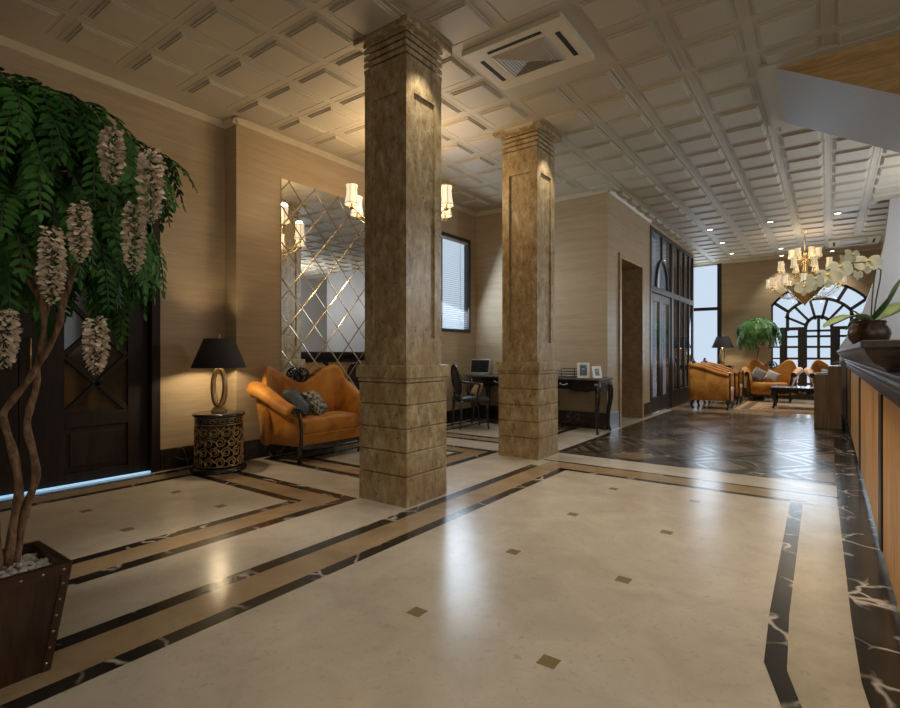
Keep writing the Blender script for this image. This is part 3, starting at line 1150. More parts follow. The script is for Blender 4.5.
# ------------------------------------------------------------------ ceiling air vents
def cassette(x, y, wx, wy, label, z=CH - 0.012):
    t = thing('ceiling_vent', (x, y, z), label, 'air vent', group='ceiling air vents')
    a, c = wx / 2, wy / 2
    b = MB()
    # panel with four slots: built as strips
    sx0, sx1 = 0.70 * a, 0.78 * a
    b.box(-a, a, -c, c, -0.03, 0.012)
    b.build('panel', 'white_plastic', t, bevel=0.004)
    for (x0, x1, y0, y1) in ((-0.55 * a, 0.55 * a, -0.80 * c, -0.70 * c), 
                             (-0.82 * a, -0.73 * a, -0.55 * c, 0.55 * c), (0.73 * a, 0.82 * a, -0.55 * c, 0.55 * c)):
        b = MB()
        b.box(x0, x1, y0, y1, -0.0315, -0.022)
        b.build('slot', 'dark_gap', t)
    b = MB()
    g = 0.56
    n = 9
    for k in range(4):
        M = Matrix.Rotation(k * pi / 2, 4, 'Z')
        gx, gy = (g * a, g * c) if k % 2 == 0 else (g * c, g * a)
        for i in range(n):
            f0, f1 = i / n, (i + 0.72) / n
            za, zb = -0.032 - 0.02 * f0, -0.032 - 0.02 * f1 - 0.006
            # slat between two rings of the shallow pyramid
            r0, r1 = 1 - f0, 1 - f1
            v = [(-gx * r0, -gy * r0, za), (gx * r0, -gy * r0, za), (gx * r1, -gy * r1, zb), (-gx * r1, -gy * r1, zb)]
            b.add(v, [(0, 3, 2, 1)], 0, False, M)
    b.box(-g * a, g * a, -g * c, g * c, -0.0325, -0.03)
    b.build('grille', 'grille_plastic', t)
    return t


cassette(-1.935, 3.72, 0.84, 0.66, 'square cassette air vent in the ceiling right of the nearest column')
cassette(0.42, 13.9, 0.86, 0.86, 'ceiling air vent beyond the far chandelier above the orchid')

# ------------------------------------------------------------------ downlights
DL = [(-1.83, 10.9), (-0.85, 10.9), (0.12, 10.9), (-1.83, 12.33), (-1.85, 13.79), (-0.87, 13.79), (-0.92, 14.8), (0.06, 14.8)]
dl = thing('downlight', (DL[0][0], DL[0][1], CH - 0.03), 'small recessed ceiling downlight over the far lounge', 'downlight', group='recessed lounge downlights')
b = MB()
b.lathe([(0.058, 0.0), (0.058, -0.006), (0.046, -0.012), (0.044, 0.0)], 20)
b.build('trim_ring', 'white_plastic', dl)
b = MB()
b.lathe([(0.042, -0.004), (0.042, -0.008)], 20)
b.build('lens', 'lamp_lens', dl)
for (x, y) in DL[1:]:
    dup(dl, (x, y, CH - 0.03))
for (x, y) in DL:
    light('downlight_lamp', 'SPOT', (x, y, CH - 0.06), 60, (1, 0.93, 0.84), (x, y, 0), spot_size=radians(90), spot_blend=0.7, shadow_soft_size=0.04)

# ------------------------------------------------------------------ staircase behind the reception
sc_ = thing('staircase', (0, 0, 0), 'grey underside of a staircase dropping from the ceiling over the reception desk', 'staircase', kind='thing')
b = MB()
X0, Y0, Y1, SL = -0.405, 5.08, 6.34, 0.578
b.add([(X0, Y0, CH), (1.9, Y0, CH - SL * (1.9 - X0)), (1.9, Y1, CH - SL * (1.9 - X0)), (X0, Y1, CH)], [(0, 3, 2, 1)], 0)
b.add([(X0, Y0, CH), (1.9, Y0, CH - SL * (1.9 - X0)), (1.9, Y0, CH)], [(0, 1, 2)], 1)
b.add([(X0, Y1, CH), (1.9, Y1, CH - SL * (1.9 - X0)), (1.9, Y1, CH)], [(0, 2, 1)], 1)
b.add([(1.9, Y0, CH - SL * (1.9 - X0)), (1.9, Y1, CH - SL * (1.9 - X0)), (1.9, Y1, CH), (1.9, Y0, CH)], [(0, 1, 2, 3)], 1)
b.build('upper_flight', ['stair_grey', 'stair_wood'], sc_)
b = MB()
edge = [(0.142, 0), (0.142, 1.228), (0.20, 1.33), (0.30, 1.50), (0.428, 1.774), (0.56, 2.22), (0.684, 2.762), (0.707, 2.958), (0.754, 3.457), (0.757, CH)]
b.prism([(2.4, CH), (2.4, 0)][::-1] + [(2.4, CH)][:0] + edge[::-1][:0] + [], XZ, 0, 0) if False else None
b.prism([(x, z) for x, z in edge][::-1] + [(2.4, 0), (2.4, CH)][::1], XZ, 10.40, 10.70)
b.build('lower_flight', ['stair_grey'], sc_)

# ------------------------------------------------------------------ reception counter
CX = 0.22
ct = thing('reception_counter', (0, 0, 0), 'long reception counter with honey wood panels and dark raised ledge', 'counter', kind='thing')
b = MB()
b.box(CX + 0.03, 0.85, 1.2, 10.2, 0.0, 0.95)
b.build('body', 'counter_dark', ct)
b = MB()
b.box(CX + 0.012, CX + 0.05, 1.2, 10.2, 0, 0.085)
b.build('plinth', 'dark_baseboard', ct)
stile = [1.2, 3.46, 5.80, 8.40, 10.02]
sw = 0.18
b = MB()
for s in stile:
    b.box(CX - 0.005, CX + 0.03, s, s + sw, 0.085, 0.895)
b.box(CX - 0.005, CX + 0.03, 1.2, 10.2, 0.895, 0.955)
b.build('stiles', 'counter_dark', ct, bevel=0.004)
for k in range(4):
    y0, y1 = stile[k] + sw, stile[k + 1]
    b = MB()
    b.box(CX + 0.004, CX + 0.04, y0, y1, 0.085, 0.895)
    pn = b.build('front_panel', 'counter_wood', ct)
    b = MB()
    b.box(CX - 0.002, CX + 0.006, y0, y0 + 0.025, 0.085, 0.895)
    b.build('edge_strip', 'antique_brass', pn)
b = MB()
prof = [(CX - 0.005, 0.953), (0.9, 0.953), (0.9, 1.03), (CX - 0.02, 1.03), (CX - 0.032, 1.024), (CX - 0.032, 1.010), (CX - 0.018, 1.003), (CX - 0.014, 0.992),
        (CX - 0.022, 0.986), (CX - 0.022, 0.974), (CX - 0.012, 0.966), (CX - 0.012, 0.957)]
b.prism(prof, XZ, 1.15, 10.22)
b.build('counter_top', 'counter_dark', ct, bevel=0.003)
b = MB()
b.box(CX + 0.005, CX + 0.30, 2.98, 10.15, 1.03, 1.05)
b.build('upstand', 'counter_dark', ct)
# raised ledge with a cove moulded edge around its near end
b = MB()
LX, LY, LX1, LY1 = 0.100, 2.60, 0.62, 10.22
lp = [(0.0, 1.150), (0.0, 1.128), (0.012, 1.118), (0.022, 1.095), (0.045, 1.062), (0.075, 1.045), (0.085, 1.03)]
rings = []
for ins, z in lp:
    rings.append([(LX + ins, LY + ins, z), (LX1, LY + ins, z), (LX1, LY1, z), (LX + ins, LY1, z)])
rings = [[(LX + 0.01, LY + 0.01, 1.155), (LX1, LY + 0.01, 1.155), (LX1, LY1, 1.155), (LX + 0.01, LY1, 1.155)]] + rings
b.loft(rings[::-1], 0, False)
b.build('ledge', 'ledge_wood', ct)

# low side cabinet at the far end of the counter
sc2 = thing('side_cabinet', (0, 0, 0), 'low brown wood cabinet standing at the far end of the reception counter', 'cabinet')
b = MB()
b.box(-0.18, -0.012, 9.43, 10.05, 0, 0.80)
b.build('low_body', 'cabinet_wood', sc2, bevel=0.006)
b = MB()
b.box(-0.010, 0.152, 9.43, 10.05, 0.0, 0.925)
b.build('tall_body', 'cabinet_wood', sc2, bevel=0.006)
b = MB()
b.box(0.154, 0.19, 9.36, 10.0, 0, 0.17)
b.build('foot_block', 'black_lacquer', sc2, bevel=0.004)
b = MB()
M = Matrix.Translation((-0.095, 9.62, 0.801)) @ Matrix.Rotation(0.2, 4, 'Z')
b.box(-0.065, 0.065, -0.10, 0.10, 0, 0.004, M=M)
b.box(-0.064, 0.060, -0.099, 0.099, 0.004, 0.018, M=M)
b.box(-0.065, 0.065, -0.10, 0.10, 0.018, 0.022, M=M)
tag(b.build('booklet', 'paper'), 'pale grey booklet lying on the low brown cabinet', 'booklet')

# ------------------------------------------------------------------ lamps
def arc_pts(fn, n):
    return [fn(k / n) for k in range(n + 1)]


def table_lamp(loc, label, s=1.0):
    t = thing('table_lamp', loc, label, 'lamp', rotz=YAW + 0.25, group='ring lamps with black shades')
    b = MB()
    b.box(-0.065 * s, 0.065 * s, -0.04 * s, 0.04 * s, 0, 0.028 * s)
    b.box(-0.05 * s, 0.05 * s, -0.03 * s, 0.03 * s, 0.028 * s, 0.05 * s)
    b.build('lamp_base', 'antique_brass', t, bevel=0.004)
    b = MB()
    pts = []
    for k in range(36):
        a = 2 * pi * k / 36
        pts.append((0.052 * s * cos(a), 0, (0.24 + 0.175 * sin(a)) * s))
    b.tube(pts, [0.021 * s + 0.008 * s * (0.5 - 0.5 * sin(2 * pi * k / 36)) for k in range(36)], 10, closed=True)
    b.build('ring_body', 'antique_brass', t)
    b = MB()
    b.lathe([(0.010 * s, 0.40 * s), (0.014 * s, 0.43 * s), (0.008 * s, 0.45 * s), (0.008 * s, 0.71 * s), (0.013 * s, 0.72 * s), (0.009 * s, 0.738 * s), (0.003 * s, 0.742 * s)], 12)
    b.build('stem', 'brass', t)
    b = MB()
    z0, z1, r0, r1 = 0.425 * s, 0.70 * s, 0.245 * s, 0.135 * s
    b.lathe([(r0, z0), (r1, z1), (r1 - 0.006, z1), (r0 - 0.006, z0)], 40, caps=False)
    b.lathe([(r0, z0), (r0 - 0.006, z0)], 40, caps=False)
    b.build('lamp_shade', 'black_shade', t)
    b = MB()
    for k in range(3):
        a = 2 * pi * k / 3
        b.tube([(0, 0, 0.69 * s), (r1 * cos(a), r1 * sin(a), 0.69 * s)], 0.002, 6)
    b.build('shade_carrier', 'brass', t)
    light('table_lamp_bulb', 'POINT', (0, 0, 0.53 * s), 18, (1, 0.76, 0.46), None, t, shadow_soft_size=0.04)
    return t


DT = (-4.70, 2.71)
dt = thing('drum_table', (DT[0], DT[1], 0), 'black drum side table wrapped in gold scrollwork under the near lamp', 'side table')
b = MB()
b.lathe([(0.25, 0), (0.25, 0.02), (0.235, 0.035), (0.215, 0.045)], 36)
b.build('base', 'black_lacquer', dt)
b = MB()
b.lathe([(0.205, 0.04), (0.207, 0.48), (0.215, 0.50), (0.215, 0.52)], 36)
b.build('drum', 'black_lacquer', dt)
b = MB()
b.lathe([(0.225, 0.515), (0.235, 0.52), (0.235, 0.538), (0.225, 0.545)], 36)
b.build('top', 'black_lacquer', dt)
b = MB()
rnd = random.Random(3)


def wrap(u, z, r):
    a = u / 0.21
    return (r * cos(a), r * sin(a), z)


per = 2 * pi * 0.21
for row in range(4):
    for k in range(13):
        u0 = per * (k + 0.5 * (row % 2)) / 13
        zc = 0.10 + row * 0.093
        sg = 1 if (k + row) % 2 else -1
        pts = []
        for q in range(22):
            th = q / 21 * 2.1 * 2 * pi * 0.8
            rr = 0.047 * (1 - 0.72 * q / 21)
            pts.append(wrap(u0 + sg * rr * cos(th + 0.6 * row), zc + rr * sin(th + 0.6 * row), 0.212))
        b.tube(pts, 0.0052, 5)
        pts = [wrap(u0 + 0.05 + 0.03 * sin(q * 0.7), zc - 0.05 + q * 0.014, 0.211) for q in range(8)]
        b.tube(pts, [0.003, 0.006, 0.008, 0.006, 0.004, 0.006, 0.004, 0.002], 5)
for z in (0.06, 0.445, 0.505):
    b.tube([wrap(per * k / 40, z, 0.212) for k in range(40)], 0.005, 5, closed=True)
for k in range(16):
    u0 = per * k / 16
    b.tube([wrap(u0 + 0.026 * cos(t), 0.476 + 0.015 * sin(t), 0.212) for t in [2 * pi * q / 12 for q in range(12)]], 0.003, 4, closed=True)
b.build('gold_scrollwork', 'antique_brass', dt)
table_lamp((DT[0], DT[1], 0.545), 'black shaded lamp with gold ring body on the gold scroll drum table')

# ------------------------------------------------------------------ sofas and armchairs
def cabriole(mb, x, y, z0, z1, dx, dy, r=0.03, mat=0, n=8):
    """curved leg whose knee and foot swing outwards along (dx, dy)"""
    pts, rad = [], []
    for k in range(9):
        f = k / 8
        off = 0.035 * sin(f * pi * 1.15) - 0.015 * sin(f * pi * 2.2)
        foot = 0.03 * max(0, f - 0.8) / 0.2
        pts.append((x + dx * (off + foot - 0.02), y + dy * (off + foot - 0.02), z1 + (z0 - z1) * f))
        rad.append(r * (1.15 - 0.62 * min(1, f * 1.25)) if f < 0.86 else r * (0.55 + 1.6 * (f - 0.86)))
    mb.tube(pts, rad, n, mat)


def smooth01(t):
    t = max(0, min(1, t))
    return t * t * (3 - 2 * t)


def sofa(loc, rotz, label, cat='sofa', name='camelback_sofa', hw=0.36, depth=0.56, flare=0.20, hump=0.42, group=None, single=False,
         ztop=0.975, zdip=0.80, arm_back=0.82, arm_front=0.60, roll=0.062):
    """front faces local -y; the origin is on the floor below the middle of the front edge"""
    t = thing(name, loc, label, cat, rotz, group)
    D = depth
    # seat cushion
    b = MB()
    N = 14
    rings = []
    for i in range(N + 1):
        f = i / N
        x = (-1 + 2 * f) * (hw - 0.005)
        e = 1 - (2 * f - 1) ** 8
        rings.append([(x, 0.0 + 0.02 * (1 - e), 0.27), (x, -0.015 * e + 0.01, 0.33), (x, -0.01, 0.40 + 0.02 * e), (x, 0.05, 0.425 + 0.02 * e),
                      (x, 0.25, 0.43 + 0.025 * e), (x, D - 0.12, 0.42 + 0.01 * e), (x, D - 0.10, 0.30), (x, D - 0.12, 0.27)])
    b.loft(rings, 0, True)
    b.build('seat_cushion', 'orange_velvet', t)
    # base rail with welt
    b = MB()
    b.box(-hw - 0.01, hw + 0.01, 0.005, D - 0.02, 0.17, 0.275)
    b.tube([(-hw, 0.0, 0.272), (hw, 0.0, 0.272)], 0.009, 6)
    b.build('seat_rail', 'orange_velvet', t, bevel=0.006)
    # carved dark apron
    b = MB()
    n = 40
    top, bot = [], []
    for k in range(n + 1):
        x = (-1 + 2 * k / n) * (hw + 0.012)
        top.append((x, 0.175))
        bot.append((x, 0.150 - 0.022 * abs(sin(2.5 * pi * k / n)) - (0.022 if abs(x) < 0.08 else 0)))
    for k in range(n):
        b.prism([bot[k], bot[k + 1], top[k + 1], top[k]], XZ, -0.012, 0.012)
    for k in range(7):
        x = (-1 + 2 * k / 6) * hw * 0.9
        b.tube([(x + 0.03 * cos(q * 0.7) * (1 - q / 12), -0.014, 0.150 + 0.018 * sin(q * 0.7) * (1 - q / 12)) for q in range(12)], 0.004, 5)
    b.build('carved_apron', 'black_lacquer', t)
    # backrest with two humps and a dip
    b = MB()
    zb = arm_back - 0.08
    W = hw + flare * 0.72

    def ztopf(x):
        ax = abs(x)
        if single:
            z = zdip + (ztop - zdip) * 0.5 * (1 + cos(pi * min(1, ax / W)))
            return max(z, zb)
        if ax <= hump:
            f = ax / hump
            return zdip + (ztop - zdip) * smooth01(f)
        f = min(1, (ax - hump) / (W - hump + 0.02))
        return ztop - (ztop - zb) * f ** 2.2

    n = 36
    rings = []
    for k in range(n + 1):
        x = (-1 + 2 * k / n) * W
        zt = ztopf(x)
        wrapf = max(0, (abs(x) - hw * 0.75) / (W - hw * 0.75))
        yf = D - 0.10 - 0.10 * wrapf ** 2          # ends sweep forward
        ringp = []
        lean = 0.05
        th = 0.075
        for (dy, z) in ((0.0, 0.28), (0.0, 0.5), (lean * 0.6, (0.5 + zt) / 2), (lean, zt - 0.05), (lean + th * 0.15, zt - 0.012), (lean + th * 0.5, zt),
                        (lean + th * 0.85, zt - 0.012), (lean + th, zt - 0.05), (lean + th, 0.45), (lean + th * 0.9, 0.16), (th * 0.3, 0.16)):
            ringp.append((x, yf + dy, z))
        rings.append(ringp)
    b.loft(rings, 0, True)
    b.build('backrest', 'orange_velvet', t)
    # arms
    for s in (-1, 1):
        b = MB()
        rings = []
        n = 14
        for k in range(n + 1):
            f = k / n                      # 0 back, 1 front
            y = (D - 0.02) * (1 - f) + 0.0 * f
            lat = flare * (1 - 0.45 * f) + 0.02
            zc = arm_back - roll - (arm_back - arm_front) * (smooth01(f * 0.95) * 0.8 + 0.2 * f)
            r = roll * (1.0 - 0.22 * f)
            base = flare * 0.42 * (1 - f) ** 1.3 + 0.045
            xo = hw + lat
            ring = []
            ring.append((hw - 0.015, 0.17))
            ring.append((hw - 0.01, 0.40))
            ring.append((hw + 0.01, zc - 0.08))
            for q in range(9):
                a = pi * 1.02 - (pi * 1.62) * q / 8
                ring.append((xo - 0.03 + r * cos(a) * 1.1, zc + r * sin(a)))
            ring.append((hw + base + 0.045, zc - r - 0.05))
            ring.append((hw + base, 0.36))
            ring.append((hw + base - 0.005, 0.17))
            rings.append([(s * p, y, z) for p, z in ring])
        if s < 0:
            rings = rings[::-1]
        b.loft(rings, 0, True)
        arm = b.build('arm', 'orange_velvet', t)
        # dark carved front post with a scroll
        b = MB()
        zc = arm_front - roll * 1.0
        xo = hw + flare * 0.55 - 0.01
        pts = []
        for q in range(16):
            a = q / 15 * 2.6 * pi
            rr = 0.045 * (1 - 0.8 * q / 15)
            pts.append((s * (xo + rr * cos(pi * 0.9 - a)), -0.012, zc + 0.012 + rr * sin(pi * 0.9 - a)))
        post = [(s * (hw + 0.045), -0.01, 0.13), (s * (hw + 0.03), -0.014, 0.22), (s * (hw + 0.03), -0.014, 0.34), (s * (hw + 0.042), -0.014, 0.44), (s * (hw + flare * 0.25 + 0.01), -0.013, zc - 0.03)]
        b.tube(post + pts, [0.022, 0.018, 0.016, 0.016, 0.015] + [0.014 - 0.0004 * q for q in range(16)], 8)
        b.build('scroll_post', 'black_lacquer', arm)
    # legs
    for (sx, y, dy) in ((-1, 0.03, -1), (1, 0.03, -1), (-1, D - 0.07, 1), (1, D - 0.07, 1)):
        b = MB()
        cabriole(b, sx * (hw + 0.02), y, 0.0, 0.19, sx * 0.7, dy * 0.7, 0.034)
        b.build('leg', 'black_lacquer', t)
    # carved crest in the dip of the back
    b = MB()
    if not single:
        yy = D - 0.02
        zc = zdip + 0.075
        b.tube([(0.105 * cos(2 * pi * q / 18), yy, zc + 0.075 * sin(2 * pi * q / 18)) for q in range(18)], 0.012, 6, closed=True)
        for k in range(6):
            a0 = 2 * pi * k / 6
            b.tube([(0.06 * cos(a0) + 0.035 * cos(a0 + q * 0.6) * (1 - q / 13), yy - 0.012, zc + 0.042 * sin(a0) + 0.03 * sin(a0 + q * 0.6) * (1 - q / 13)) for q in range(12)], 0.010, 6)
        b.lathe([(0.005, -0.03), (0.035, -0.02), (0.04, 0.0), (0.03, 0.025), (0.005, 0.035)], 12, (0, yy - 0.015, zc))
        for s in (-1, 1):
            b.tube([(s * (0.09 + 0.03 * q), yy, zc - 0.02 + 0.012 * q - 0.002 * q * q) for q in range(5)], [0.016, 0.014, 0.011, 0.008, 0.003], 6)
    else:
        yy = D - 0.02
        zc = ztop
        b.tube([(-0.05, yy, zc - 0.01), (-0.02, yy, zc + 0.03), (0.0, yy, zc + 0.05), (0.02, yy, zc + 0.03), (0.05, yy, zc - 0.01)], [0.01, 0.014, 0.016, 0.014, 0.01], 6)
        for s in (-1, 1):
            b.tube([(s * (0.05 + 0.02 * cos(q * 0.6) * (1 - q / 13)), yy, zc + 0.005 + 0.02 * sin(q * 0.6) * (1 - q / 13)) for q in range(12)], 0.008, 6)
    b.build('carved_crest', 'black_lacquer', t)
    return t


def cushion(loc, rot, size, mat, label, group=None, th=0.07):
    b = MB()
    n = 12
    for side in (1, -1):
        v, f = [], []
        for i in range(n + 1):
            for j in range(n + 1):
                u, w_ = -1 + 2 * i / n, -1 + 2 * j / n
                pin = 1 - 0.06 * (1 - u * u) * abs(w_) ** 3
                pin2 = 1 - 0.06 * (1 - w_ * w_) * abs(u) ** 3
                h = th * ((1 - u ** 4) * (1 - w_ ** 4)) ** 0.6
                v.append((u * size * pin2, side * h, w_ * size * pin))
        for i in range(n):
            for j in range(n):
                q = (i * (n + 1) + j, (i + 1) * (n + 1) + j, (i + 1) * (n + 1) + j + 1, i * (n + 1) + j + 1)
                f.append(q if side < 0 else q[::-1])
        b.add(v, f, 0, True)
    o = b.build('cushion', mat)
    o.location = loc
    o.rotation_euler = rot
    return tag(o, label, 'cushion', group)


# near sofa faces +x: local -y -> world +x  (rotz = +90 deg)
sofa((-4.27, 3.75, 0), pi / 2, 'orange velvet camelback sofa in front of the lozenge mirror', hw=0.40, hump=0.46, roll=0.085, zdip=0.79)
cushion((-4.53, 3.49, 0.60), (radians(44), 0, radians(-50)), 0.175, 'cushion_slate', 'slate blue cushion leaning on the arm of the orange sofa by the mirror')
cushion((-4.52, 3.71, 0.572), (radians(38), 0, radians(-55)), 0.155, 'cushion_check', 'small checked cream cushion on the orange sofa by the mirror')

# ------------------------------------------------------------------ chandeliers
def shade_prof(s):
    return [(0.070 * s, 0.0), (0.073 * s, 0.010 * s), (0.064 * s, 0.05 * s), (0.056 * s, 0.10 * s), (0.053 * s, 0.15 * s), (0.060 * s, 0.195 * s), (0.062 * s, 0.20 * s)]


def chandelier(loc, label, tiers, drop, hub, s=1.0, power=14, rot=0.0, shade='shade_glow'):
    """tiers: (arm count, radius, shade bottom z) below the ceiling at loc; z are local (negative)"""
    t = thing('chandelier', loc, label, 'chandelier', rot, group='brass chandeliers')
    b = MB()
    b.lathe([(0.065, 0), (0.06, -0.015), (0.03, -0.03), (0.012, -0.045)][::-1], 20)
    b.build('ceiling_rose', 'brass', t)
    b = MB()
    b.tube([(0, 0, -0.03), (0, 0, drop)], 0.007, 8)
    k = -0.05
    while k > hub[0][1] + 0.02 and k > drop:
        b.lathe([(0.006, k), (0.012, k - 0.02), (0.006, k - 0.04)][::-1], 8)
        k -= 0.05
    b.build('rod', 'brass', t)
    b = MB()
    b.lathe(hub[::-1] if hub[0][1] > hub[-1][1] else hub, 20)
    b.build('hub', 'brass', t)
    for ti, (n, R, z, z0) in enumerate(tiers):
        for i in range(n):
            a = 2 * pi * (i + 0.5 * ti) / n
            M = Matrix.Rotation(a, 4, 'Z')
            b = MB()
            pts = []
            for q in range(13):
                f = q / 12
                x = 0.03 + (R - 0.03) * (f ** 0.8)
                zz = z0 - (0.16 * s * sin(pi * min(1, f * 1.05)) ** 1.0) * (1 - 0.25 * f) + (z - 0.03 - z0) * f ** 2
                pts.append((x, 0, zz))
            b.tube(pts, 0.007 * s, 6, M=M)
            b.lathe([(0.006, z - 0.05), (0.026 * s, z - 0.035), (0.03 * s, z - 0.028), (0.012 * s, z - 0.02), (0.010 * s, z + 0.02)], 10, M=M @ Matrix.Translation((R, 0, 0)))
            # small scroll under the arm
            b.tube([(0.03 + (R - 0.03) * 0.55 + 0.035 * cos(q * 0.55) * (1 - q / 13), 0, z0 - 0.06 * s + 0.035 * sin(q * 0.55) * (1 - q / 13)) for q in range(12)], 0.0045 * s, 5, M=M)
            arm = b.build('arm', 'brass', t)
            b = MB()
            b.lathe(shade_prof(s), 16, (R, 0, z), 0, True, M, caps=False)
            sh = b.build('lamp_shade', shade, arm)
            b = MB()
            for q in range(6):
                aa = 2 * pi * q / 6
                b.tube([(R + (r + 0.0015) * cos(aa), (r + 0.0015) * sin(aa), z + zz) for r, zz in shade_prof(s)], 0.0030 * s, 4, M=M)
            for (r, zz) in (shade_prof(s)[1], shade_prof(s)[-1]):
                b.tube([(R + r * cos(2 * pi * q / 16), r * sin(2 * pi * q / 16), z + zz) for q in range(16)], 0.0032 * s, 4, closed=True, M=M)
            b.build('shade_wires', 'antique_brass', arm)
        for i in range(4):
            a = 2 * pi * (i + 0.25) / 4
            light('chandelier_bulb', 'POINT', (R * 0.9 * cos(a), R * 0.9 * sin(a), z + 0.24 * s), power / 4, (1, 0.72, 0.42), None, t, shadow_soft_size=0.05)
    return t


chandelier((-3.65, 4.12, CH), 'brass chandelier with cream bell shades hanging behind the nearest column',
           [(8, 0.52, -0.89, -0.90), (4, 0.30, -0.66, -0.72)], -0.62,
           [(0.01, -0.55), (0.03, -0.60), (0.05, -0.68), (0.03, -0.76), (0.035, -0.85), (0.07, -0.93), (0.05, -1.0), (0.02, -1.05), (0.006, -1.1)], power=16, rot=0.28)
chandelier((-0.38, 12.28, CH), 'large three tier brass chandelier over the far lounge seats',
           [(12, 0.60, -1.07, -1.20), (8, 0.42, -0.75, -0.80), (6, 0.22, -0.52, -0.55)], -0.42,
           [(0.012, -0.40), (0.03, -0.45), (0.045, -0.52), (0.03, -0.62), (0.05, -0.78), (0.08, -0.86), (0.06, -1.0), (0.33, -1.06), (0.34, -1.08), (0.20, -1.24), (0.08, -1.36), (0.03, -1.41), (0.006, -1.46)], s=0.85, power=4, shade='shade_soft')

# ------------------------------------------------------------------ desk area
def writing_desk(x0, x1, label):
    yf, yr = 6.84, 7.41
    cx_ = (x0 + x1) / 2
    t = thing('writing_desk', (cx_, (yf + yr) / 2, 0), label, 'desk', group='black writing desks')
    hx, hy = (x1 - x0) / 2, (yr - yf) / 2
    b = MB()
    b.box(-hx, hx, -hy, hy, 0.735, 0.762)
    b.build('desktop', 'ledge_wood', t, bevel=0.008)
    b = MB()
    n = 36
    for (yy0, yy1) in ((-hy + 0.03, -hy + 0.05), (hy - 0.05, hy - 0.03)):
        for k in range(n):
            xa, xb = -hx + 0.03 + (2 * hx - 0.06) * k / n, -hx + 0.03 + (2 * hx - 0.06) * (k + 1) / n
            def zb(x):
                f = (x + hx) / (2 * hx)
                return 0.585 + 0.025 * cos(4 * pi * f) - 0.02 * abs(sin(4 * pi * f)) + 0.02
            b.prism([(xa, zb(xa)), (xb, zb(xb)), (xb, 0.735), (xa, 0.735)], XZ, yy0, yy1)
    b.box(-hx + 0.03, -hx + 0.05, -hy + 0.05, hy - 0.05, 0.6, 0.735)
    b.box(hx - 0.05, hx - 0.03, -hy + 0.05, hy - 0.05, 0.6, 0.735)
    b.build('apron', 'black_lacquer', t)
    b = MB()
    b.box(-0.27, 0.27, -hy + 0.022, -hy + 0.032, 0.64, 0.722)
    dr_ = b.build('drawer', 'black_lacquer', t, bevel=0.003)
    b = MB()
    b.tube([(-0.045 + 0.0075 * q, -hy + 0.012, 0.68 - 0.015 * sin(pi * q / 12)) for q in range(13)], 0.006, 6)
    for sx in (-1, 1):
        b.lathe([(0.004, -0.012), (0.014, -0.006), (0.014, 0.006), (0.004, 0.012)], 10, (sx * 0.05, -hy + 0.016, 0.682))
    b.build('handle', 'silver', dr_)
    for sx in (-1, 1):
        for sy in (-1, 1):
            b = MB()
            x, y = sx * (hx - 0.05), sy * (hy - 0.05)
            pts, rad = [], []
            for q in range(15):
                f = q / 14
                off = 0.045 * sin(pi * min(1, f * 1.6)) * (1 - f) - 0.012 * sin(pi * f) * f + 0.025 * max(0, f - 0.85) / 0.15
                pts.append((x + sx * off * 0.7, y + sy * off * 0.7, 0.70 * (1 - f)))
                rad.append(0.034 * (1 - f) ** 0.8 + 0.012 if f < 0.9 else 0.014 + 0.06 * (f - 0.9))
            b.tube(pts, rad, 8)
            lg = b.build('leg', 'black_lacquer', t)
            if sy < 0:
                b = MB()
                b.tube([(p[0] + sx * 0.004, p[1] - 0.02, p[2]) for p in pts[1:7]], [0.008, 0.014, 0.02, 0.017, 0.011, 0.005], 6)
                b.build('leg_highlight', 'tan_cloth', lg)  # highlight on the leg, modelled as a strip in the tan cushion colour
    return t


writing_desk(-4.62, -3.58, 'black writing desk holding the laptop, beside the blind window')
writing_desk(-3.54, -2.50, 'black writing desk with photo frames right of the second column')

lp_ = thing('laptop', (-4.68, 7.18, 0.762), 'open dark laptop on the black desk beside the window', 'laptop', rotz=radians(12))
b = MB()
b.box(-0.17, 0.17, -0.13, 0.11, 0.0, 0.018)
b.build('keyboard_base', 'silver', lp_, bevel=0.004)
b = MB()
M = Matrix.Translation((0, 0.105, 0.02)) @ Matrix.Rotation(radians(-14), 4, 'X')
b.box(-0.17, 0.17, 0.0, 0.009, 0, 0.235, M=M)
lid = b.build('lid', 'silver', lp_, bevel=0.003)
b = MB()
b.box(-0.155, 0.155, -0.003, 0.0, 0.015, 0.222, M=M)
b.build('screen', 'screen_dark', lid)


def letter_tray(loc, label, rz=0.0):
    t = thing('letter_tray', loc, label, 'letter tray', rz, group='letter trays on the desks')
    for k, z in enumerate((0.006, 0.085)):
        b = MB()
        for (p, q) in (((-0.15, -0.11), (0.15, -0.11)), ((-0.15, 0.11), (0.15, 0.11)), ((-0.15, -0.11), (-0.15, 0.11)), ((0.15, -0.11), (0.15, 0.11))):
            b.tube([(p[0], p[1], z), (q[0], q[1], z)], 0.006, 6)
            b.tube([(p[0], p[1], z + 0.04), (q[0], q[1], z + 0.04)], 0.005, 6)
        for i in range(9):
            b.tube([(-0.15 + 0.3 * i / 8, -0.11, z), (-0.15 + 0.3 * i / 8, 0.11, z)], 0.003, 5)
        for (x, y) in ((-0.15, -0.11), (0.15, -0.11), (0.15, 0.11), (-0.15, 0.11)):
            b.tube([(x, y, z), (x, y, z + 0.08 if k == 0 else z + 0.04)], 0.006, 6)
        b.build('tray', 'black_lacquer', t)
    return t


letter_tray((-4.02, 7.12, 0.762), 'black wire letter tray on the desk beside the laptop')
letter_tray((-3.09, 7.16, 0.762), 'black wire letter tray on the desk beside the white photo frames')


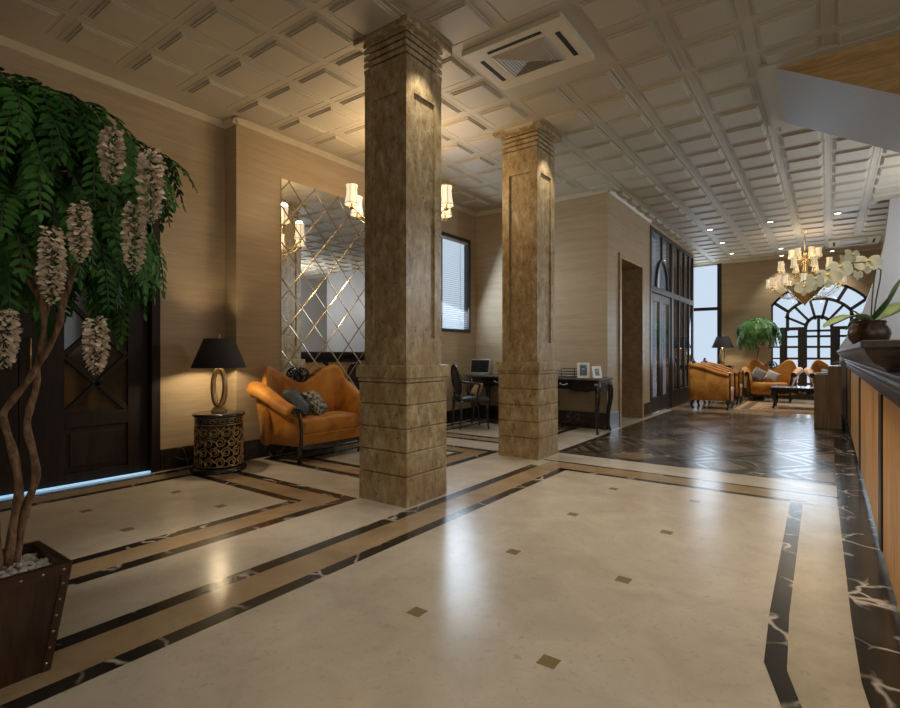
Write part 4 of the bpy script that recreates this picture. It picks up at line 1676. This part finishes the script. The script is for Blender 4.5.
def photo_frame(loc, rz, w_, h_, label):
    t = thing('photo_frame', loc, label, 'photo frame', rz, group='white photo frames on the desk')
    M = Matrix.Rotation(radians(-13), 4, 'X')
    b = MB()
    f = 0.022
    b.box(-w_, w_, 0, 0.012, 0, f, M=M)
    b.box(-w_, w_, 0, 0.012, 2 * h_ - f, 2 * h_, M=M)
    b.box(-w_, -w_ + f, 0, 0.012, f, 2 * h_ - f, M=M)
    b.box(w_ - f, w_, 0, 0.012, f, 2 * h_ - f, M=M)
    b.box(-w_ + f, w_ - f, 0.006, 0.012, f, 2 * h_ - f, M=M)
    b.build('frame', 'frame_white', t)
    b = MB()
    g = f + 0.014
    b.box(-w_ + g, w_ - g, 0.003, 0.007, g, 2 * h_ - g, M=M)
    b.build('picture', 'picture_blue', t)
    b = MB()
    b.add([(-0.02, 0.012 + 0.02, h_ * 1.2), (0.02, 0.012 + 0.02, h_ * 1.2), (0.02, 0.13, 0), (-0.02, 0.13, 0), (-0.02, 0.018, h_ * 1.2), (0.02, 0.018, h_ * 1.2), (0.02, 0.118, 0), (-0.02, 0.118, 0)],
          [(0, 1, 2, 3), (7, 6, 5, 4), (0, 4, 5, 1), (1, 5, 6, 2), (2, 6, 7, 3), (3, 7, 4, 0)])
    b.build('stand', 'frame_white', t)


photo_frame((-2.79, 7.02, 0.764), radians(28), 0.085, 0.11, 'larger white photo frame standing on the right black desk')
photo_frame((-2.60, 7.07, 0.764), radians(56), 0.07, 0.085, 'smaller white photo frame standing on the right black desk')


def oval_chair(loc, rz, label):
    t = thing('oval_back_chair', loc, label, 'chair', rz, group='black oval back desk chairs')
    b = MB()
    rings = []
    for k in range(9):
        f = k / 8
        y = -0.22 + 0.44 * f
        hw_ = 0.235 - 0.035 * (1 - f)
        z = 0.455 + 0.02 * sin(pi * f)
        rings.append([(-hw_, y, 0.40), (-hw_, y, 0.445), (-hw_ * 0.9, y, z), (0, y, z + 0.012), (hw_ * 0.9, y, z), (hw_, y, 0.445), (hw_, y, 0.40)])
    b.loft(rings, 0, True)
    b.build('seat', 'black_leather', t)
    # oval back, leaning backwards (local -y is the back)
    b = MB()
    M = Matrix.Translation((0, -0.215, 0.72)) @ Matrix.Rotation(radians(9), 4, 'X')
    v, f = [], []
    n = 24
    for (r, y) in ((0.0, 0.028), (0.6, 0.024), (0.86, 0.008), (0.9, -0.004), (0.6, -0.012), (0.0, -0.014)):
        for k in range(n):
            a = 2 * pi * k / n
            v.append((r * 0.215 * cos(a), y, r * 0.235 * sin(a)))
    for i in range(5):
        for k in range(n):
            k2 = (k + 1) % n
            f.append((i * n + k, i * n + k2, (i + 1) * n + k2, (i + 1) * n + k))
    b.add(v, f, 0, True, M)
    bk = b.build('back_pad', 'black_leather', t)
    b = MB()
    b.tube([(0.205 * cos(2 * pi * k / 30), 0, 0.225 * sin(2 * pi * k / 30)) for k in range(30)], 0.017, 8, closed=True, M=M)
    for sx in (-1, 1):
        b.tube([(sx * 0.12, -0.20, 0.42), (sx * 0.11, -0.21, 0.50), (sx * 0.10, -0.215, 0.54)], 0.016, 6)
    b.build('back_frame', 'black_lacquer', t)
    for sx in (-1, 1):
        b = MB()
        b.tube([(sx * 0.20, -0.23, 0.70), (sx * 0.245, -0.10, 0.685), (sx * 0.255, 0.03, 0.67), (sx * 0.25, 0.07, 0.655), (sx * 0.235, 0.06, 0.60), (sx * 0.225, 0.04, 0.52), (sx * 0.222, 0.05, 0.44)],
               [0.014, 0.016, 0.018, 0.017, 0.015, 0.015, 0.017], 8)
        b.build('armrest', 'black_lacquer', t)
        for (y, dy) in ((-0.19, -1), (0.19, 1)):
            b = MB()
            b.tube([(sx * 0.205, y, 0.42), (sx * 0.208, y + dy * 0.012, 0.25), (sx * 0.20, y + dy * 0.02, 0.10), (sx * 0.205, y + dy * 0.03, 0.0)], [0.024, 0.019, 0.014, 0.013], 8)
            b.build('leg', 'black_lacquer', t)
    return t


# local +y is the facing direction
CHA = radians(-38)
oval_chair((-4.33, 6.45, 0), CHA, 'black oval back chair turned sideways at the laptop desk')
oval_chair((-3.22, 6.45, 0), radians(4), 'black oval back chair hidden behind the second column')
cushion((-4.24, 6.49, 0.565), (radians(-30), 0, CHA), 0.12, 'tan_cloth', 'small tan cushion on the black oval back chair', th=0.05)

# ------------------------------------------------------------------ lounge
SB = pi * 0
sofa((-1.09, 13.82, 0), 0.0, 'orange camelback sofa with two grey cushions under the hanging plant', hw=0.36, hump=0.36, flare=0.19, arm_front=0.70, arm_back=0.80, roll=0.075, zdip=0.77, group='far lounge sofas')
sofa((0.155, 13.82, 0), 0.0, 'orange camelback sofa partly hidden behind the low brown cabinet', hw=0.36, hump=0.36, flare=0.19, arm_front=0.70, arm_back=0.80, roll=0.075, zdip=0.77, group='far lounge sofas')
cushion((-1.33, 14.10, 0.60), (radians(-24), radians(28), radians(-8)), 0.165, 'cushion_grey', 'dark grey cushion on the far lounge sofa, beside a silver one')
cushion((-1.06, 14.07, 0.575), (radians(-26), radians(24), radians(-4)), 0.14, 'cushion_silver', 'silver cushion on the far lounge sofa, beside a dark grey one')
cushion((0.00, 14.08, 0.60), (radians(-24), radians(10), 0), 0.165, 'cushion_grey', 'grey cushion on the sofa behind the low brown cabinet')
for (y, lb) in ((11.78, 'orange velvet armchair in front of its twin beside the glazed screen'), (13.05, 'orange velvet armchair beyond the first, close to the far lamp')):
    sofa((-1.58, y, 0), pi / 2, lb, 'armchair', 'tub_armchair', hw=0.29, depth=0.74, flare=0.07, single=False, hump=0.22, ztop=0.94, zdip=0.86,
         arm_back=0.92, arm_front=0.72, roll=0.045, group='far lounge armchairs')

st = thing('side_table', (-2.13, 14.4, 0), 'small dark side table under the far lamp', 'side table')
b = MB()
b.box(-0.22, 0.22, -0.22, 0.22, 0.78, 0.82)
b.build('tabletop', 'black_lacquer', st, bevel=0.006)
b = MB()
b.box(-0.20, 0.20, -0.20, 0.20, 0.70, 0.78)
b.build('apron', 'black_lacquer', st)
for sx in (-1, 1):
    for sy in (-1, 1):
        b = MB()
        cabriole(b, sx * 0.19, sy * 0.19, 0, 0.74, sx * 0.7, sy * 0.7, 0.03)
        b.build('leg', 'black_lacquer', st)
table_lamp((-2.13, 14.4, 0.82), 'black shaded lamp with gold ring body beside the tall bright window', 1.02)

ctb = thing('coffee_table', (-0.42, 12.52, 0.0142), 'low black carved coffee table on the patterned rug', 'coffee table')
b = MB()
b.box(-0.55, 0.55, -0.36, 0.36, 0.385, 0.425)
b.build('tabletop', 'black_lacquer', ctb, bevel=0.01)
b = MB()
for k in range(30):
    xa, xb = -0.50 + k / 30, -0.50 + (k + 1) / 30
    zf = lambda x: 0.325 - 0.035 * cos(3 * pi * x) ** 2
    for y0 in (-0.33, 0.31):
        b.prism([(xa, zf(xa)), (xb, zf(xb)), (xb, 0.385), (xa, 0.385)], XZ, y0, y0 + 0.02)
b.box(-0.5, -0.48, -0.31, 0.31, 0.32, 0.385)
b.box(0.48, 0.5, -0.31, 0.31, 0.32, 0.385)
b.build('apron', 'black_lacquer', ctb)
b = MB()
for s in (-1, 1):
    b.tube([(s * (0.03 + 0.03 * cos(q * 0.6) * (1 - q / 13)), -0.335, 0.325 + 0.03 * sin(q * 0.6) * (1 - q / 13)) for q in range(12)], 0.007, 6)
b.build('gilt_mount', 'antique_brass', ctb)
for sx in (-1, 1):
    for sy in (-1, 1):
        b = MB()
        pts, rad = [], []
        for q in range(11):
            f = q / 10
            off = 0.05 * sin(pi * min(1, f * 1.7)) * (1 - f) + 0.035 * max(0, f - 0.75) / 0.25
            pts.append((sx * (0.46 + off * 0.7), sy * (0.29 + off * 0.7), 0.38 * (1 - f)))
            rad.append(0.036 * (1 - f) + 0.013 + (0.012 if f > 0.93 else 0))
        b.tube(pts, rad, 8)
        b.build('leg', 'black_lacquer', ctb)

b = MB()
rx0, rx1, ry0, ry1 = -1.52, 0.75, 11.55, 13.78
def rr(x0, x1, y0, y1, z, m):
    b.add([(x0, y0, z), (x1, y0, z), (x1, y1, z), (x0, y1, z)], [(0, 1, 2, 3)], m)
b.box(rx0, rx1, ry0, ry1, 0.003, 0.012, 0)
rr(rx0 + 0.1, rx1 - 0.1, ry0 + 0.1, ry1 - 0.1, 0.0124, 1)
rr(rx0 + 0.24, rx1 - 0.24, ry0 + 0.24, ry1 - 0.24, 0.0128, 0)
for (cx_, cy_, s) in ((-0.4, 12.6, 0.75), (-1.0, 12.1, 0.3), (0.2, 13.1, 0.3), (-1.0, 13.1, 0.3), (0.2, 12.1, 0.3)):
    for k, (q, m) in enumerate(((1, 2), (0.7, 0), (0.4, 1))):
        pts = []
        for a in range(24):
            rad_ = s * q * (0.8 + 0.2 * cos(6 * 2 * pi * a / 24))
            pts.append((cx_ + rad_ * cos(2 * pi * a / 24), cy_ + 0.8 * rad_ * sin(2 * pi * a / 24), 0.0132 + 0.0004 * k))
        b.add(pts, [tuple(range(24))], m)
tag(b.build('patterned_rug', ['rug_sand', 'rug_brown', 'rug_rust']), 'tan rug with brown border under the coffee table', 'rug')

# ------------------------------------------------------------------ plants
Fv = Vector((-sin(YAW), cos(YAW), 0))
Rv = Vector((cos(YAW), sin(YAW), 0))


def leaflet(mb, base, d, up, ln, wd, mat):
    d = d.normalized()
    s = d.cross(up)
    if s.length < 1e-5:
        s = Vector((1, 0, 0))
    s.normalize()
    nrm = s.cross(d)
    mb.add([base, base + d * ln * 0.35 + s * wd + nrm * wd * 0.25, base + d * ln * 0.75 + s * wd * 0.7 + nrm * wd * 0.1, base + d * ln - nrm * ln * 0.08,
            base + d * ln * 0.75 - s * wd * 0.7 + nrm * wd * 0.1, base + d * ln * 0.35 - s * wd + nrm * wd * 0.25, base + d * ln * 0.5 - nrm * wd * 0.12],
           [(0, 6, 2, 1), (6, 3, 2), (0, 5, 4, 6), (6, 4, 3)], mat, True)


def frond(mb, root, az, elev, ln, rnd, leaf_len=0.07, n=8, droop=1.0, mat=0, stalk=None):
    """pinnate leaf that arches out and hangs down"""
    p = Vector(root)
    d = Vector((cos(az) * cos(elev), sin(az) * cos(elev), sin(elev)))
    pts = [p.copy()]
    steps = n
    for k in range(steps):
        d = (d + Vector((rnd.uniform(-.06, .06), rnd.uniform(-.06, .06), -0.34 * droop))).normalized()
        p = p + d * (ln / steps)
        pts.append(p.copy())
        side = d.cross(Vector((0, 0, 1)))
        if side.length < 0.15:
            side = Vector((-sin(az), cos(az), 0))
        side.normalize()
        upv = side.cross(d).normalized()
        f = k / (steps - 1)
        sc = (0.55 + 0.75 * sin(pi * (0.18 + 0.75 * f))) * rnd.uniform(0.85, 1.12)
        for sg in (-1, 1):
            dd = (side * sg * 0.9 + d * 0.55 + Vector((0, 0, -0.25)) + Vector((rnd.uniform(-.15, .15), rnd.uniform(-.15, .15), rnd.uniform(-.15, .15))))
            leaflet(mb, p, dd, upv + side * rnd.uniform(-.3, .3), leaf_len * sc, leaf_len * 0.19 * sc, mat)
    leaflet(mb, p, d, Vector((rnd.uniform(-1, 1), rnd.uniform(-1, 1), 0.3)), leaf_len * 1.0, leaf_len * 0.2, mat)
    if stalk is not None:
        stalk.tube(pts, [0.0028] * len(pts), 4, 0)


def raceme(mb, top, ln, rad, rnd, nmax=95):
    """hanging wisteria flower cluster"""
    for k in range(nmax):
        f = (k + 0.5) / nmax
        z = top[2] - ln * f
        r = rad * (0.55 + 0.6 * sin(pi * min(1, 0.2 + f * 0.75))) * (1 if f < 0.85 else (1 - f) / 0.15 * 0.7 + 0.3)
        a = k * 2.4
        for q in range(2):
            dirv = Vector((cos(a + q * 0.5), sin(a + q * 0.5), rnd.uniform(-0.8, 0.6)))
            base = Vector((top[0], top[1], z)) + Vector((dirv.x, dirv.y, 0)) * r * 0.55
            leaflet(mb, base, dirv, Vector((rnd.uniform(-1, 1), rnd.uniform(-1, 1), 0.8)), r * rnd.uniform(0.55, 0.85), r * 0.30, 0)
    mb.tube([(top[0], top[1], top[2]), (top[0], top[1], top[2] - ln * 0.95)], 0.003, 5, 1)


def cam_pt(u, v, d):
    return Vector((0, 0, EYE)) + Fv * d + Rv * ((u - 450) / FPX * d) + Vector((0, 0, (354 - v) / FPX * d))


TB = Vector((-2.315, 0.52, 0))       # base of the near tree
wt = thing('potted_wisteria', TB, 'tall wisteria tree with cream flower clusters in a dark wooden planter', 'potted tree')
# planter
b = MB()
PB, PT, PH = 0.118, 0.168, 0.37
def frust(mb, b0, t0, z0, z1, mat=0):
    v = [(-b0, -b0, z0), (b0, -b0, z0), (b0, b0, z0), (-b0, b0, z0), (-t0, -t0, z1), (t0, -t0, z1), (t0, t0, z1), (-t0, t0, z1)]
    mb.add(v, [(3, 2, 1, 0), (4, 5, 6, 7), (0, 1, 5, 4), (1, 2, 6, 5), (2, 3, 7, 6), (3, 0, 4, 7)], mat)
# hollow box
for k in range(4):
    M = Matrix.Rotation(k * pi / 2, 4, 'Z')
    th = 0.014
    v = [(-PB, -PB, 0), (PB, -PB, 0), (PT, -PT, PH), (-PT, -PT, PH), (-PB + th, -PB + th, 0.01), (PB - th, -PB + th, 0.01), (PT - th, -PT + th, PH), (-PT + th, -PT + th, PH)]
    b.add(v, [(0, 1, 2, 3), (7, 6, 5, 4), (3, 2, 6, 7), (1, 0, 4, 5)], 0, False, M)
b.box(-PB, PB, -PB, PB, 0, 0.012)
pl = b.build('planter', 'planter_wood', wt)
b = MB()
for k in range(4):
    M = Matrix.Rotation(k * pi / 2, 4, 'Z')
    e = 0.006
    # rim rail and corner strips
    z0 = PH - 0.036
    w0 = PB + (PT - PB) * z0 / PH
    b.add([(-w0 - e, -w0 - e, z0), (w0 + e, -w0 - e, z0), (PT + e, -PT - e, PH + 0.004), (-PT - e, -PT - e, PH + 0.004), (-w0, -w0 + 0.004, z0), (w0, -w0 + 0.004, z0), (PT - 0.02, -PT + 0.02, PH + 0.004), (-PT + 0.02, -PT + 0.02, PH + 0.004)],
          [(0, 1, 2, 3), (3, 2, 6, 7), (1, 0, 4, 5)], 0, False, M)
    for sx in (-1, 1):
        b0, t0 = PB, w0
        q = [(sx * (b0 + e), -b0 - e, 0), (sx * (b0 - 0.02), -b0 - e, 0), (sx * (t0 - 0.02), -t0 - e, z0), (sx * (t0 + e), -t0 - e, z0)]
        q2 = [(p[0], p[1] + 0.008, p[2]) for p in q]
        b.add(q + q2, [(0, 1, 2, 3) if sx < 0 else (3, 2, 1, 0), (1, 5, 6, 2), (0, 4, 5, 1)], 0, False, M)
for k in range(4):
    M = Matrix.Rotation(k * pi / 2, 4, 'Z')
    for i in range(6):
        x = -PT + 0.02 + (2 * PT - 0.04) * i / 5
        b.lathe([(0.0005, 0.005), (0.004, 0.004), (0.0055, 0.0)][::-1], 8, (0, 0, 0), 1, True, M @ Matrix.Translation((x, -PT + 0.001 - 0.004, PH - 0.016)) @ Matrix.Rotation(pi / 2, 4, 'X'))
    for sx in (-1, 1):
        for i in range(6):
            z = 0.03 + i * 0.055
            w0 = PB + (PT - PB) * z / PH
            b.lathe([(0.0005, 0.005), (0.004, 0.004), (0.0055, 0.0)][::-1], 8, (0, 0, 0), 1, True, M @ Matrix.Translation((sx * (w0 - 0.012), -w0 - 0.0065, z)) @ Matrix.Rotation(pi / 2, 4, 'X'))
b.build('planter_frame', ['planter_trim', 'antique_brass'], pl)
b = MB()
rnd = random.Random(11)
b.box(-0.14, 0.14, -0.14, 0.14, 0.18, 0.325)
for k in range(420):
    x, y = rnd.uniform(-0.15, 0.15), rnd.uniform(-0.15, 0.15)
    z = 0.33 + 0.018 * (1 - (x * x + y * y) / 0.045) + rnd.uniform(-0.006, 0.01)
    r = rnd.uniform(0.006, 0.013)
    M = Matrix.Translation((x, y, z)) @ Matrix.Rotation(rnd.uniform(0, 6), 4, 'Z') @ Matrix.Rotation(rnd.uniform(-.8, .8), 4, 'X') @ Matrix.Diagonal((1.25, 1, 0.75, 1))
    b.lathe([(r * 0.45, -r * 0.85), (r * 0.95, -r * 0.3), (r * 0.95, r * 0.3), (r * 0.45, r * 0.85)], 6, (0, 0, 0), 0, False, M)
pb = b.build('pebbles', 'pebble', wt)
pb['kind'] = 'stuff'
# trunks
DT_ = 1.74
trunks = [
    [(8, 565, 0), (14, 520, .01), (19, 492, 0), (15, 460, -.02), (7, 432, -.03), (3, 415, -.02), (14, 398, 0), (27, 382, .02), (36, 368, .02), (47, 350, .01), (58, 328, 0), (62, 305, 0), (62, 275, 0.02), (52, 235, .05), (60, 190, .06)],
    [(15, 562, .03), (20, 535, .04), (27, 505, .04), (36, 478, .03), (33, 452, .02), (27, 428, .03), (30, 408, .05), (36, 388, .05), (37, 368, .03), (42, 345, .0), (44, 320, -.02), (40, 292, -.03), (34, 255, -.02), (20, 210, 0)],
    [(-2, 570, -.03), (-3, 545, -.04), (-8, 500, -.05), (-22, 450, -.04), (-30, 400, -.02), (-24, 350, 0), (-10, 300, .02), (-14, 250, .03), (-30, 200, .03)],
]
tops = []
b = MB()
for tr in trunks:
    pts = [cam_pt(u, v, DT_ + dd) - TB for u, v, dd in tr]
    # densify
    dense = []
    for i in range(len(pts) - 1):
        p0, p1, p2, p3 = pts[max(i - 1, 0)], pts[i], pts[i + 1], pts[min(i + 2, len(pts) - 1)]
        for q in range(4):
            t_ = q / 4
            dense.append(0.5 * ((2 * p1) + (-p0 + p2) * t_ + (2 * p0 - 5 * p1 + 4 * p2 - p3) * t_ * t_ + (-p0 + 3 * p1 - 3 * p2 + p3) * t_ ** 3))
    dense.append(pts[-1])
    m = len(dense)
    b.tube(dense, [0.0138 - 0.006 * k / m + 0.0015 * sin(k * 1.1) for k in range(m)], 9)
    tops.append(dense[-1])
    rnd = random.Random(5)
    for k in range(7):
        a = 2 * pi * k / 7 + len(tops)
        base = dense[int(m * (0.76 + 0.03 * k))] if m else dense[-1]
        e_ = Vector((0.40 * cos(a), 0.40 * sin(a), rnd.uniform(1.60, 1.78)))
        midp = (base + e_) / 2 + Vector((0, 0, 0.10))
        b.tube([base, (base * 0.6 + midp * 0.4) + Vector((0, 0, 0.03)), midp, (midp + e_) / 2 + Vector((0, 0, 0.03)), e_], [0.009, 0.008, 0.006, 0.005, 0.003], 6)
b.build('trunk', 'bark', wt)
fo, stl = MB(), MB()
rnd = random.Random(21)
cc = Vector((0.0, 0.0, 0))
k = 0
while k < 600:
    az = rnd.uniform(0, 2 * pi)
    r0 = 0.45 * sqrt(rnd.random())
    lay = rnd.random()
    ztop = 1.985 - 0.21 * (r0 / 0.47) ** 2.4
    z = ztop - (0.0 if lay < 0.5 else rnd.uniform(0.06, 0.52))
    root = (r0 * cos(az), r0 * sin(az), z + rnd.uniform(-0.03, 0.03))
    ln = rnd.uniform(0.17, 0.31)
    lat = (root[0] + 0.7 * ln * cos(az)) * Rv.x + (root[1] + 0.7 * ln * sin(az)) * Rv.y
    if z - 0.8 * ln < 0.97 + 0.60 * max(0, lat):
        continue
    k += 1
    frond(fo, root, az + rnd.uniform(-1.1, 1.1), rnd.uniform(0.0, 0.9) if lay < 0.5 else rnd.uniform(-.7, .4), ln, rnd, (0.054 if lat < 0.12 else 0.042) * rnd.uniform(0.85, 1.1), 10, rnd.uniform(0.5, 1.2) + 0.5 * r0, 0, stl)
for (u, v, dd, el, ln) in ((96, 124, -.1, 0.30, .30), (100, 142, -.15, 0.25, .28), (108, 175, -.2, 0.2, .24), (112, 158, .05, 0.3, .26), (60, 98, -.2, 0.3, .3), (30, 88, -.1, 0.35, .34), (85, 110, .1, 0.4, .34), (118, 215, -.2, 0.1, .22), (122, 235, 0, 0.1, .20)):
    p = cam_pt(u, v, DT_ + dd) - TB
    frond(fo, p, YAW + rnd.uniform(-.35, .35), el, ln, rnd, 0.05, 11, 0.85, 0, stl)
fo.build('foliage', 'leaf_green', wt)
stl.build('leaf_stalks', 'stalk', wt)
for (u, v, ln, r, dd) in ((151, 152, 0.20, 0.027, -0.30), (112, 130, 0.16, 0.026, -0.24), (134, 205, 0.20, 0.025, -0.26), (80, 204, 0.16, 0.022, -0.34), (52, 228, 0.20, 0.024, -0.40), (96, 318, 0.17, 0.026, -0.2), (4, 310, 0.16, 0.027, -0.34)):
    b = MB()
    p = cam_pt(u, v, DT_ + dd) - TB
    raceme(b, p, ln, r, rnd)
    b.build('flower_cluster', ['petal_cream', 'stalk'], wt)

# far hanging plant
LB = Vector((-1.40, 14.60, 0))
lt = thing('potted_tree', LB, 'weeping green tree behind the far lounge sofa beside the arched window', 'potted tree')
b = MB()
frust(b, 0.15, 0.19, 0, 0.34)
b.build('planter', 'planter_wood', lt)
b = MB()
b.tube([(0.02 * sin(k * 1.1), 0.02 * cos(k * 1.3), 0.34 + 0.125 * k) for k in range(13)], [0.028 - 0.0012 * k for k in range(13)], 8)
for k in range(9):
    a = 2 * pi * k / 9
    b.tube([(0, 0, 1.35 + 0.04 * k), (0.14 * cos(a), 0.14 * sin(a), 1.72 + 0.01 * k), (0.28 * cos(a), 0.28 * sin(a), 1.80)], [0.012, 0.009, 0.004], 6)
b.build('trunk', 'bark', lt)
fo, stl = MB(), MB()
rnd = random.Random(4)
for k in range(210):
    az = rnd.uniform(0, 2 * pi)
    r0 = 0.26 * sqrt(rnd.random())
    z = 1.98 - 0.24 * (r0 / 0.32) ** 2 - (0 if rnd.random() < 0.5 else rnd.uniform(0.05, 0.3))
    frond(fo, (r0 * cos(az), r0 * sin(az), z), az + rnd.uniform(-.5, .5), rnd.uniform(0, 0.7), rnd.uniform(0.28, 0.46), rnd, 0.082, 9, 1.25, 0, stl)
fo.build('foliage', 'leaf_fresh', lt)
stl.build('leaf_stalks', 'stalk', lt)
for k in range(6):
    b = MB()
    a = -1.9 + k * 0.5
    raceme(b, (0.36 * cos(a), 0.36 * sin(a), 1.45), 0.2, 0.03, rnd, 40)
    b.build('flower_cluster', ['petal_cream', 'stalk'], lt)

# orchid on the ledge
OB = Vector((0.213, 4.40, 1.155))
DO = OB.x * Fv.x + OB.y * Fv.y
orc = thing('potted_orchid', OB, 'white orchid in a round bronze bowl on the reception ledge', 'potted plant')
b = MB()
b.lathe([(0.07, 0.0), (0.098, 0.012), (0.124, 0.05), (0.134, 0.09), (0.126, 0.13), (0.106, 0.158), (0.104, 0.170), (0.113, 0.180), (0.111, 0.186), (0.100, 0.178), (0.094, 0.165), (0.02, 0.16)], 36)
b.build('bowl', 'pot_bronze', orc).scale = (0.86, 0.86, 0.88)


def strap_leaf(pts, wid, mat_='orchid_leaf', name='leaf'):
    m = MB()
    pts = [Vector(p) for p in pts]
    dense = []
    for i in range(len(pts) - 1):
        p0, p1, p2, p3 = pts[max(i - 1, 0)], pts[i], pts[i + 1], pts[min(i + 2, len(pts) - 1)]
        for q in range(6):
            t_ = q / 6
            dense.append(0.5 * ((2 * p1) + (-p0 + p2) * t_ + (2 * p0 - 5 * p1 + 4 * p2 - p3) * t_ * t_ + (-p0 + 3 * p1 - 3 * p2 + p3) * t_ ** 3))
    dense.append(pts[-1])
    n = len(dense)
    top, bot = [], []
    for k, p in enumerate(dense):
        t_ = (dense[min(k + 1, n - 1)] - dense[max(k - 1, 0)]).normalized()
        s = t_.cross(Vector((0, 0, 1)))
        if s.length < 1e-4:
            s = Rv.copy()
        s.normalize()
        up_ = s.cross(t_)
        w_ = wid * (sin(pi * min(1, 0.12 + 0.88 * k / (n - 1))) ** 0.7) + 0.002
        top.append([p - s * w_ + up_ * w_ * 0.35, p + up_ * 0.004, p + s * w_ + up_ * w_ * 0.35, p + s * w_ * 0.95 + up_ * (w_ * 0.35 - 0.004), p - up_ * 0.003, p - s * w_ * 0.95 + up_ * (w_ * 0.35 - 0.004)])
    m.loft([[tuple(p) for p in r] for r in top], 0, True)
    return m.build(name, mat_, orc)


O = lambda u, v, dd=0.0: cam_pt(u, v, DO + dd) - OB
strap_leaf([O(868, 322), O(858, 317, -.06), O(846, 318, -.12), O(832, 324, -.16), O(824, 327, -.18)], 0.05, 'orchid_leaf_pale')
strap_leaf([O(868, 322), O(860, 316, .05), O(852, 310, .08)], 0.028)
strap_leaf([O(872, 322), O(884, 310, -.05), O(893, 296, -.08), O(902, 278, -.1)], 0.060)
strap_leaf([O(872, 322), O(888, 316, .06), O(902, 305, .12), O(916, 302, .16)], 0.060, 'orchid_leaf_pale')
strap_leaf([O(870, 322), O(866, 318, .1), O(854, 322, .2), O(846, 330, .24)], 0.03)
stems = [[(871, 321, 0), (872, 300, 0), (874, 280, .0), (876, 268, .0), (872, 264, -.01), (862, 262, -.02), (845, 264, -.03), (828, 270, -.04), (812, 277, -.05), (800, 283, -.06)],
         [(873, 321, .02), (876, 300, .02), (880, 280, .03), (881, 270, .03), (876, 267, .03), (868, 262, .04), (856, 256, .05), (845, 255, .05)]]
for s in stems:
    b = MB()
    b.tube([O(*q) for q in s], [0.0045] * 4 + [0.0035] * (len(s) - 4), 6)
    b.build('stem', 'stalk', orc)


def orchid_flower(u, v, dd, r, face):
    c = O(u, v, dd)
    zax = Vector(face).normalized()
    xax = zax.cross(Vector((0, 0, 1))).normalized()
    yax = xax.cross(zax).normalized() * -1
    yax = zax.cross(xax)
    M = Matrix((xax.to_4d(), yax.to_4d(), zax.to_4d(), Vector((0, 0, 0, 1)))).transposed()
    M[0][3], M[1][3], M[2][3] = c.x, c.y, c.z
    for j in range(3):
        M[3][j] = 0
    M[3][3] = 1
    m = MB()
    for (a, ln, wd, zz) in ((90, 1.0, 0.34, -0.002), (210, 0.95, 0.32, -0.002), (330, 0.95, 0.32, -0.002), (165, 1.0, 0.58, 0.003), (15, 1.0, 0.58, 0.003)):
        a = radians(a)
        ring = []
        n = 9
        rows_ = []
        for k in range(n + 1):
            f = k / n
            x = r * ln * f
            w_ = r * wd * sin(pi * (0.06 + 0.88 * f)) ** 0.75
            zc = zz + 0.10 * r * f - 0.16 * r * f * f
            rows_.append([(x, -w_, zc + 0.06 * w_), (x, -w_ * 0.5, zc + 0.03 * w_), (x, 0, zc), (x, w_ * 0.5, zc + 0.03 * w_), (x, w_, zc + 0.06 * w_)])
        Ma = M @ Matrix.Rotation(a, 4, 'Z')
        m.loft(rows_, 0, True, closed=False, caps=False, M=Ma)
    fl_ = m.build('flower', 'orchid_petal', orc)
    m = MB()
    m.lathe([(0.002, 0.26 * r), (0.10 * r, 0.22 * r), (0.14 * r, 0.10 * r), (0.08 * r, 0.0)][::-1], 10, (0, -0.12 * r, 0), 0, True, M)
    m.build('flower_lip', 'orchid_lip', fl_)


vc = -Fv
for (u, v, dd, r, fx) in ((868, 262, -.02, 0.075, -0.5), (852, 256, .02, 0.072, 0.3), (840, 268, -.05, 0.078, -0.2), (828, 276, -.06, 0.075, -0.6), (815, 280, -.08, 0.066, 0.1), (845, 261, .08, 0.066, 0.5), (804, 287, -.09, 0.055, -0.4), (858, 274, -.06, 0.04, 0.2)):
    orchid_flower(u, v, dd, r, vc * 1.0 + Rv * fx + Vector((0, 0, -0.15 + 0.3 * random.random())))
